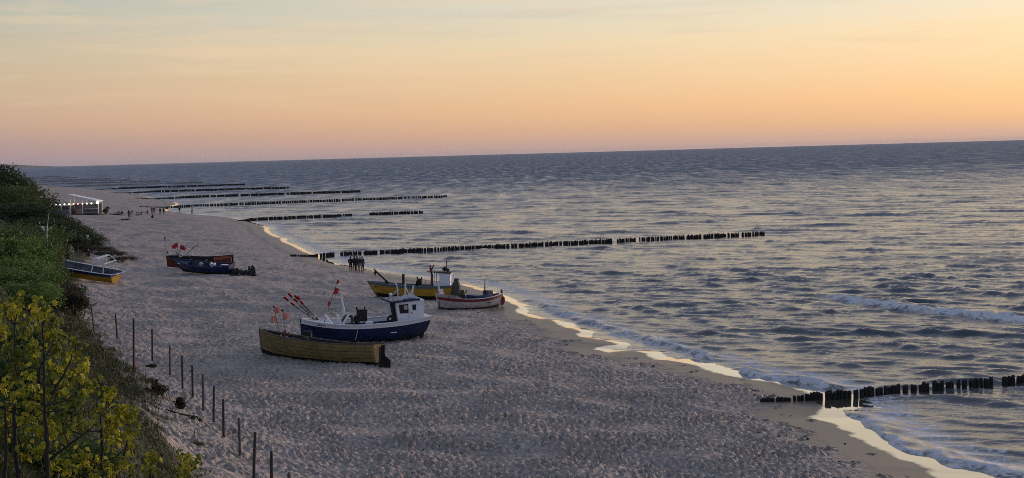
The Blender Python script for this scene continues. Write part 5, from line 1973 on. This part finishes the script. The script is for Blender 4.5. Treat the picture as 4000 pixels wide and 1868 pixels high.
GT = 'trees and bushes on the dune'
TREES = [  # u, top row, distance, radius, kind, label
    (-70, 640, 262, 8.5, 'D', 'tallest dark tree cut by the left edge of the picture'),
    (10, 668, 258, 7.0, 'D', 'dark tree on the skyline at the far left'),
    (55, 690, 268, 5.0, 'D', 'small dark tree right of the skyline tree'),
    (-20, 715, 225, 7.0, 'M', 'dark green tree below the skyline trees at the left edge'),
    (75, 735, 240, 5.5, 'D', 'rounded dark bush left of the light string'),
    (130, 775, 236, 4.4, 'D', 'dark bush just under the first lights of the bar'),
    (50, 790, 205, 6.5, 'D', 'broad dark bush in the middle of the left edge growth'),
    (175, 812, 215, 4.6, 'D', 'dark bush under the tent side of the bar'),
    (225, 850, 205, 4.2, 'D', 'dark bush below the bar platform'),
    (140, 850, 185, 5.0, 'D', 'dark bush behind the white mast head'),
    (275, 880, 192, 3.8, 'D', 'dark bush in the middle of the slope towards the sign'),
    (310, 905, 184, 3.2, 'D', 'dark bush next to the sign, on its left'),
    (230, 905, 172, 4.6, 'D', 'dark bush right of the white mast head'),
    (330, 940, 184, 2.2, 'D', 'small dark bush directly behind the white sign'),
    (262, 945, 178, 3.0, 'D', 'dark bush above the sitting people'),
    (60, 868, 128, 4.6, 'M', 'olive green bush below the white mast head'),
    (-30, 880, 120, 4.6, 'M', 'olive green tree at the left edge, halfway down'),
    (105, 905, 121, 3.4, 'M', 'olive green bush touching the red flag side'),
    (152, 908, 114, 2.0, 'M', 'olive green bush left of the red flag'),
    (172, 1025, 113, 1.7, 'M', 'olive green bush hiding the bow of the yellow and blue boat'),
    (140, 1015, 106, 2.4, 'M', 'olive green bush in front of the hidden bow'),
    (20, 930, 92, 3.0, 'B', 'bright green tree at the left edge'),
    (85, 1010, 88, 2.4, 'B', 'bright green bush with sunlit tips, left of the boat'),
    (130, 1075, 86, 1.9, 'B', 'bright green bush lowest on the slope'),
    (-20, 1050, 80, 2.8, 'B', 'bright green bush at the left edge above the yellow leaves'),
    (50, 1110, 74, 2.2, 'B', 'dark bright-tipped bush just above the yellow leaves'),
]
for k, (u, vt, y, r_, key, lab) in enumerate(TREES):
    shrub(u, vt, y, r_, key, lab, 'tree' if 'tree' in lab else 'bush', GT, 'dune_tree' if 'tree' in lab else 'dune_bush', seed=k)
for k, (u, vt, y, r_, lab) in enumerate(((235, 1105, 101, 2.0, 'low brown scrub below the yellow and blue boat'), (290, 1140, 96, 1.2, 'low brown scrub at the corner of the sand by the plastic bag'), (215, 1135, 97, 2.0, 'low brown scrub left of the plastic bag'),
                                         (425, 982, 172, 2.6, 'low dark scrub right of the sign'), (478, 1003, 164, 1.8, 'low reddish scrub at the end of the dune growth'), (385, 962, 179, 2.4, 'low dark scrub behind the two sitting people'))):
    shrub(u, vt, y, r_, 'D', lab, 'bush', 'low scrub at the dune foot', 'scrub', seed=k, low=True)
g0 = ground_at(412, 836)
pl = empty('potted_shrub', Vector((k1.x + 1.6, KY + .2, zg + .22)), 'green leafy shrub standing right of the beach bar', 'bush')
for dx, dz, s_ in ((0, 0, .75), (.5, .75, .55), (-.4, .1, .5)):
    c = bpy.data.objects.new('crown', CROWNS['M'][0])
    COL.objects.link(c)
    c.parent = pl
    c.location = (dx, 0, .25 + dz)
    c.scale = (s_, s_, s_ * 1.2)
bfix(MB().tube([(0, 0, 0), (0, 0, .45)], [.25, .32], 10).build('pot', M_RUST, pl))

# dry scrub tufts and driftwood by the fence
def twig_bush(u, v, r_, h, n, m_, label, seed):
    g = random.Random(seed)
    b0 = ground_at(u, v)
    root = empty('dry_shrub', b0, label, 'bush', 'dry shrubs by the fence')
    st_ = MB()
    lf = MB()
    for k in range(n):
        a = g.uniform(0, 6.28)
        q = r_ * g.uniform(.1, 1)
        hh = h * g.uniform(.5, 1) * (1 - .4 * (q / r_) ** 2)
        p0 = Vector((q * .35 * math.cos(a), q * .35 * math.sin(a), -.05))
        p1 = Vector((q * .75 * math.cos(a), q * .75 * math.sin(a), hh * .6))
        p2 = Vector((q * math.cos(a) + g.uniform(-.05, .05), q * math.sin(a), hh))
        st_.tube([p0, p1, p2], [.014, .010, .004], 4, False)
        for j in range(12):
            p = p1.lerp(p2, g.uniform(-.7, 1)) + Vector((g.uniform(-.06, .06), g.uniform(-.06, .06), g.uniform(-.05, .05)))
            d1 = Vector((g.uniform(-1, 1), g.uniform(-1, 1), g.uniform(-.2, 1))).normalized() * .055
            d2 = d1.cross(Vector((g.uniform(-1, 1), g.uniform(-1, 1), g.uniform(-1, 1)))).normalized() * .022
            lf.add([p - d1, p + d2, p + d1, p - d2], [(0, 1, 2, 3)])
    st_.build('stem', M_BARK, root)
    lf.build('foliage', m_, root)
    return root


twig_bush(612, 1545, .62, .62, 110, M_SCRUB, 'bushy dry shrub inside the fence near the red pole', 1)
twig_bush(705, 1598, .30, .62, 60, M_SCRUB, 'slim upright dry shrub inside the fence', 2)
twig_bush(585, 1502, .50, .30, 70, M_LEAF_D, 'low dark green shrub beside the bushy dry one', 3)
twig_bush(760, 1652, .34, .28, 50, M_LEAF_D, 'small green tuft by the driftwood branch', 4)
twig_bush(772, 1745, .22, .16, 30, M_LEAF_M, 'tiny green tuft on bare sand near the bottom', 5)
twig_bush(590, 1435, .35, .18, 40, M_LEAF_D, 'flat green tuft right of the red pole', 6)
b0 = ground_at(700, 1622)
dw = empty('driftwood', b0, 'dark driftwood branch lying along the sandy slope', 'branch')


def slope_pt(b0, u, v, z=.04):
    q = ground_at(u, v)
    return q - b0 + Vector((0, 0, z))


bfix(MB().tube([slope_pt(b0, 648, 1602), slope_pt(b0, 690, 1622, .09), slope_pt(b0, 735, 1628, .06), slope_pt(b0, 775, 1632)], [.03, .05, .045, .02], 6).build('limb', M_BARK, dw))
bfix(MB().tube([slope_pt(b0, 690, 1622, .08), slope_pt(b0, 715, 1638, .05), slope_pt(b0, 745, 1640, .03)], [.03, .03, .012], 6).build('side_twig', M_BARK, dw))
b0 = ground_at(795, 1660)
dw = empty('driftwood', b0, 'short black piece of wood below the fence post row', 'branch')
bfix(MB().tube([slope_pt(b0, 786, 1652), slope_pt(b0, 800, 1663, .06), slope_pt(b0, 812, 1672)], [.04, .07, .03], 6).build('limb', M_BARK, dw))

# grass on the dune slope
gg = np.random.default_rng(77)
n_try = 300000
yy = 12 + 113 * gg.random(n_try) ** 1.5
uu = gg.uniform(-.44, .0, n_try)
Pg = np.stack([yy * uu, yy], -1)
cc = foot_c(Pg)
patch = sample(T_BIG, 90.0, Pg * 2.0, .3)
pr_ = np.clip((veg_c(Pg, cc) + patch * .5) / 1.2, 0, 1) * np.where(patch > -.9, 1, .25)
kp = (gg.random(n_try) < pr_) & (cc < 16)
Pg = Pg[kp]
zg_ = terrain(Pg)
n = len(Pg)
ang = gg.uniform(0, 6.283, n)
hh = gg.uniform(.07, .23, n) * (1 + .4 * np.clip(sample(T_EDGE, 60.0, Pg), -1, 1)) * np.clip(Pg[:, 1] / 40, .7, 1.3)
wd = .007 * np.clip(Pg[:, 1] / 22, 1, 4)
lean = gg.normal(size=(n, 2)) * .5
base = np.stack([Pg[:, 0], Pg[:, 1], zg_ - .02], -1)
sdv = np.stack([np.cos(ang) * wd, np.sin(ang) * wd, 0 * ang], -1)
mid = base + np.stack([lean[:, 0] * hh * .35, lean[:, 1] * hh * .35, hh * .6], -1)
tipv = base + np.stack([lean[:, 0] * hh, lean[:, 1] * hh, hh * (1 - .1 * (lean ** 2).sum(1).clip(0, 4))], -1)
V = np.stack([base - sdv, base + sdv, mid + sdv * .7, mid - sdv * .7, tipv], 1).reshape(-1, 3)
i0 = np.arange(n) * 5
F4 = np.stack([i0, i0 + 1, i0 + 2, i0 + 3], -1)
F3 = np.stack([i0 + 3, i0 + 2, i0 + 4], -1)
me = bpy.data.meshes.new('dune_grass')
me.vertices.add(len(V))
me.vertices.foreach_set('co', V.astype(np.float32).reshape(-1))
lv = np.concatenate([np.concatenate([F4, F3], 1).reshape(-1)])
me.loops.add(len(lv))
me.loops.foreach_set('vertex_index', lv.astype(np.int32))
me.polygons.add(2 * n)
ls = np.stack([np.arange(n) * 7, np.arange(n) * 7 + 4], -1).reshape(-1)
me.polygons.foreach_set('loop_start', ls.astype(np.int32))
me.polygons.foreach_set('loop_total', np.tile([4, 3], n).astype(np.int32))
me.update(calc_edges=True)
gr_o = link('dune_grass', me, None, leaf_mat('dune_grass_blade', (.050, .042, .020), (.078, .092, .030), .2, .5))
tag(gr_o, 'short green and brown grass covering the dune slope', 'grass', None, 'stuff')

# young maples in front
def maple_leaf(mb, p, n_, up, s_):
    n_ = n_.normalized()
    a = (up - n_ * up.dot(n_))
    a = a.normalized() if a.length > 1e-4 else Vector((1, 0, 0))
    b_ = n_.cross(a)
    prof = [(0, -.12), (.30, -.30), (.34, -.02), (.62, .12), (.36, .26), (.40, .58), (.16, .46), (0, .92), (-.16, .46), (-.40, .58), (-.36, .26), (-.62, .12), (-.34, -.02), (-.30, -.30)]
    V = [p + (b_ * x + a * y) * s_ - n_ * (abs(x) * .22 + y * y * .18) * s_ for x, y in prof]
    V.append(p + a * .15 * s_ + n_ * .03)
    k = len(prof)
    mb.add(V, [(i, (i + 1) % k, k) for i in range(k)])


def Z5(x, y):
    return (x * .6051, 1140 + y * .6051)


CLUST = [(105, 110), (250, 85), (290, 125), (20, 100), (155, 235), (345, 215), (320, 280), (370, 345), (215, 370), (40, 360), (495, 330), (470, 400), (150, 420), (550, 485), (480, 530), (345, 485), (90, 500), (195, 545),
         (400, 610), (530, 620), (625, 600), (205, 670), (490, 690), (355, 725), (725, 675), (660, 735), (845, 765), (160, 790), (760, 800), (390, 825), (500, 855), (690, 845), (30, 860), (850, 900), (640, 790), (370, 925), (760, 930),
         (830, 995), (240, 1030), (160, 1045), (425, 1130), (770, 1125), (650, 1110), (860, 1155), (540, 1060), (30, 1100), (600, 1190), (50, 760), (20, 600), (290, 610), (115, 70), (65, 120), (240, 130), (370, 300), (450, 450), (720, 870), (810, 790), (700, 950), (700, 1150), (310, 860), (250, 760), (120, 640), (10, 250), (80, 900), (210, 930), (330, 1120), (470, 1180)]
SMALL = [([(985, 1080), (970, 1120), (1000, 1165), (950, 1150)], 975), ([(1190, 1085), (1230, 1115), (1150, 1160), (1205, 1165), (1250, 1100)], 1220)]
STEMS = [[(312, 1330), (308, 1100), (300, 900), (288, 700), (283, 420), (268, 160)], [(135, 1330), (100, 1000), (92, 800), (102, 560), (92, 210)], [(310, 1090), (450, 985), (560, 905), (612, 855)], [(655, 1340), (655, 1100), (660, 900), (625, 690)],
         [(700, 1340), (735, 1150), (800, 1060), (838, 860)], [(335, 660), (400, 560), (450, 460), (480, 380)], [(250, 640), (255, 500), (345, 320)], [(470, 720), (500, 640), (545, 540)], [(20, 1330), (40, 1000), (30, 700)]]


def sapling(stems, clusters, ydist, label, seed, leafs=.088, per=18, bright=1.0):
    g = random.Random(seed)
    b0 = at_y(*Z5(*stems[0][0]), ydist)
    b0.z = hgt(b0.x, ydist)
    root = empty('maple_sapling', b0, label, 'sapling', 'young maples in the foreground')
    paths = []
    for k, st_ in enumerate(stems):
        yo = ydist + g.uniform(-.5, .5)
        pts = [at_y(*Z5(x, y), yo) for x, y in st_]
        if st_[0][1] > 1250:
            pts[0] = Vector((pts[0].x, pts[0].y, hgt(pts[0].x, pts[0].y) - .1))
        fine = []
        for a, b_ in zip(pts[:-1], pts[1:]):
            for i in range(5):
                fine.append(a.lerp(b_, i / 5) + Vector((g.uniform(-.012, .012), g.uniform(-.012, .012), 0)))
        fine.append(pts[-1])
        m_ = len(fine)
        r0 = .034 if st_[0][1] > 1250 else .020
        MB().tube([p - b0 for p in fine], [r0 * (1 - .8 * i / m_) for i in range(m_)], 7).build('stem', M_BARK, root, True)
        paths.append(fine)
    allp = [p for f in paths for p in f]
    for (x, y) in clusters:
        yo = ydist + g.uniform(-.9, .9)
        p = at_y(*Z5(x + g.uniform(-8, 8), y + g.uniform(-8, 8)), yo)
        best = min(allp, key=lambda q: (q - p).length + (3 if q.z > p.z - .15 else 0))
        mid = best.lerp(p, .55) + Vector((0, 0, -.06))
        MB().tube([best - b0, mid - b0, p - b0 + Vector((0, 0, .02))], [.012, .008, .004], 5).build('twig', M_BARK, root)
        lf = MB()
        top_l = g.random() < .72
        n_l = g.randint(per - 4, per + 4)
        for j in range(n_l):
            a = g.uniform(0, 6.28)
            el = g.uniform(-.3, 1.2)
            d = Vector((math.cos(a) * math.cos(el), math.sin(a) * math.cos(el), math.sin(el)))
            q = p + d * g.uniform(.02, .14) + Vector((0, 0, g.uniform(-.14, .08)))
            nn = d + Vector((g.uniform(-.6, .6), g.uniform(-.9, .3), g.uniform(-.2, .9)))
            up = Vector((d.x, d.y, g.uniform(-.5, .6)))
            maple_leaf(lf, q - b0, nn, up, leafs * g.uniform(.55, 1.15))
        lf.build('leaf_cluster', M_LEAF_Y if top_l else M_LEAF_G, root)['kind'] = 'stuff'
    return root


cl1 = [c for c in CLUST if c[0] < 420 and c[1] < 2000]
cl2 = [c for c in CLUST if c[0] >= 420]
sapling([STEMS[0], STEMS[1], STEMS[2], STEMS[5], STEMS[6], STEMS[7], STEMS[8]], cl1 + [(495, 330), (470, 400), (550, 485), (480, 530), (530, 620), (490, 690)], 17.5, 'tall young maple with yellow-green leaves at the lower left corner', 1)
sapling([STEMS[3], STEMS[4]], [c for c in cl2 if c not in ((495, 330), (470, 400), (550, 485), (480, 530), (530, 620), (490, 690))], 19.0, 'lower young maple with yellow-green leaves right of the tall one', 2)
for k, (cs, sx_) in enumerate(SMALL):
    sapling([[(sx_, 1330), (sx_ - 3, 1210), (sx_, 1110)]], cs, 21.0 + k, ['small maple shoot at the bottom edge beside the fence end', 'small bushy maple shoot at the bottom edge, nearest the fence posts'][k], 5 + k, .085, 18)
# dark undergrowth behind the maple stems
for k, (u, vt, y, r_, lab) in enumerate(((40, 1330, 27, 1.3, 'dark green undergrowth behind the tall maple, at the left edge'), (130, 1480, 25, 1.1, 'dark green undergrowth behind the middle of the tall maple'), (60, 1620, 22, 1.0, 'dark green undergrowth at the foot of the tall maple'), (250, 1700, 23, .9, 'dark green undergrowth between the two maples'),
                                         (330, 1760, 23.5, .7, 'dark green undergrowth below the lower maple'), (30, 1240, 38, 1.6, 'dark green bush behind the top of the tall maple'))):
    shrub(u, vt, y, r_, 'M', lab, 'bush', 'undergrowth round the maples', 'undergrowth', seed=50 + k)

# scraps of seaweed and dark driftwood crumbs along the edge of the wet sand
gs_ = np.random.default_rng(91)
n_try = 60000
yy = 45 + 130 * gs_.random(n_try) ** 1.4
Ps = np.stack([yy * gs_.uniform(-.25, .42, n_try), yy], -1)
dss = shore_ds(Ps)
ed = sample(T_EDGE, 60.0, Ps)
kk = (np.abs(dss + ed * .9 - 3.1) < .8) & (gs_.random(n_try) < .09) | ((dss > 5) & (foot_c(Ps) < -2) & (gs_.random(n_try) < .0012))
Ps = Ps[kk]
zs_ = terrain(Ps)
sw = MB()
for (x, y), z in zip(Ps, zs_):
    r_ = .03 + .07 * gs_.random() ** 2
    a = gs_.random() * 6.28
    pts = []
    for k in range(5):
        q = a + k * 1.2566
        rr_ = r_ * (.6 + .8 * gs_.random())
        pts.append((x + rr_ * math.cos(q) * 1.6, y + rr_ * math.sin(q), z + .005))
    pts.append((x, y, z + .03 + r_ * .3))
    sw.add(pts, [(k, (k + 1) % 5, 5) for k in range(5)])
so = sw.build('seaweed_scraps', mat('dry_seaweed', (.03, .026, .022), .9, .4, 8), None)
tag(so, 'dark scraps of seaweed and wood scattered along the wet sand', 'seaweed', None, 'stuff')


def sub_parts(root, holder, names):
    """hang fittings on the part that carries them"""
    kids = list(root.children)
    h_ = next(o for o in kids if o.name.split('.')[0] == holder)
    for o in kids:
        if o.name.split('.')[0] in names:
            o.parent = h_


sub_parts(boatB, 'roof', ('light_bracket', 'deck_lamp', 'search_lamp', 'roof_lamp', 'boom'))
sub_parts(boatB, 'deck', ('mast', 'net_hauler', 'hatch'))
sub_parts(boatB, 'hull', ('hull_stripe', 'fender_rope'))
sub_parts(boatB, 'bulwark', ('gunwale', 'rubbing_strake', 'lettering'))
sub_parts(boatC, 'cabin_roof', ('radar_reflector', 'aerial', 'roof_trim'))
sub_parts(boatC, 'hull', ('lettering', 'rubbing_strake'))
sub_parts(boatC, 'deck', ('net_hauler', 'mooring_post', 'mast'))
sub_parts(boatD, 'hull', ('propeller',))
sub_parts(boatD, 'floor', ('engine_box', 'locker', 'net_winch'))
sub_parts(boatE, 'floor', ('fish_crate', 'engine'))
sub_parts(boatF, 'gunwale', ('bow_staff', 'bow_diamond'))
sub_parts(boatG, 'inner_lining', ('rib', 'bulkhead'))
sub_parts(bar, 'light_cable', ('light_globe',))
sub_parts(bar, 'platform', ('handrail', 'bar_table', 'counter', 'cupboard'))

# ================================================================== sea air
hz = MB().box((0, 7500, 15.5), (32000, 17600, 38)).build('haze', None)
hm = bpy.data.materials.new('sea_air')
hm.use_nodes = True
t = hm.node_tree
t.nodes.clear()
pv = N(t, 'ShaderNodeVolumePrincipled')
pv.inputs['Color'].default_value = (.80, .82, .90, 1)
pv.inputs['Density'].default_value = 2.6e-5
ho = N(t, 'ShaderNodeOutputMaterial')
t.links.new(pv.outputs[0], ho.inputs['Volume'])
hz.data.materials.append(hm)
tag(hz, 'thin evening haze over the sea', None, None, 'stuff')
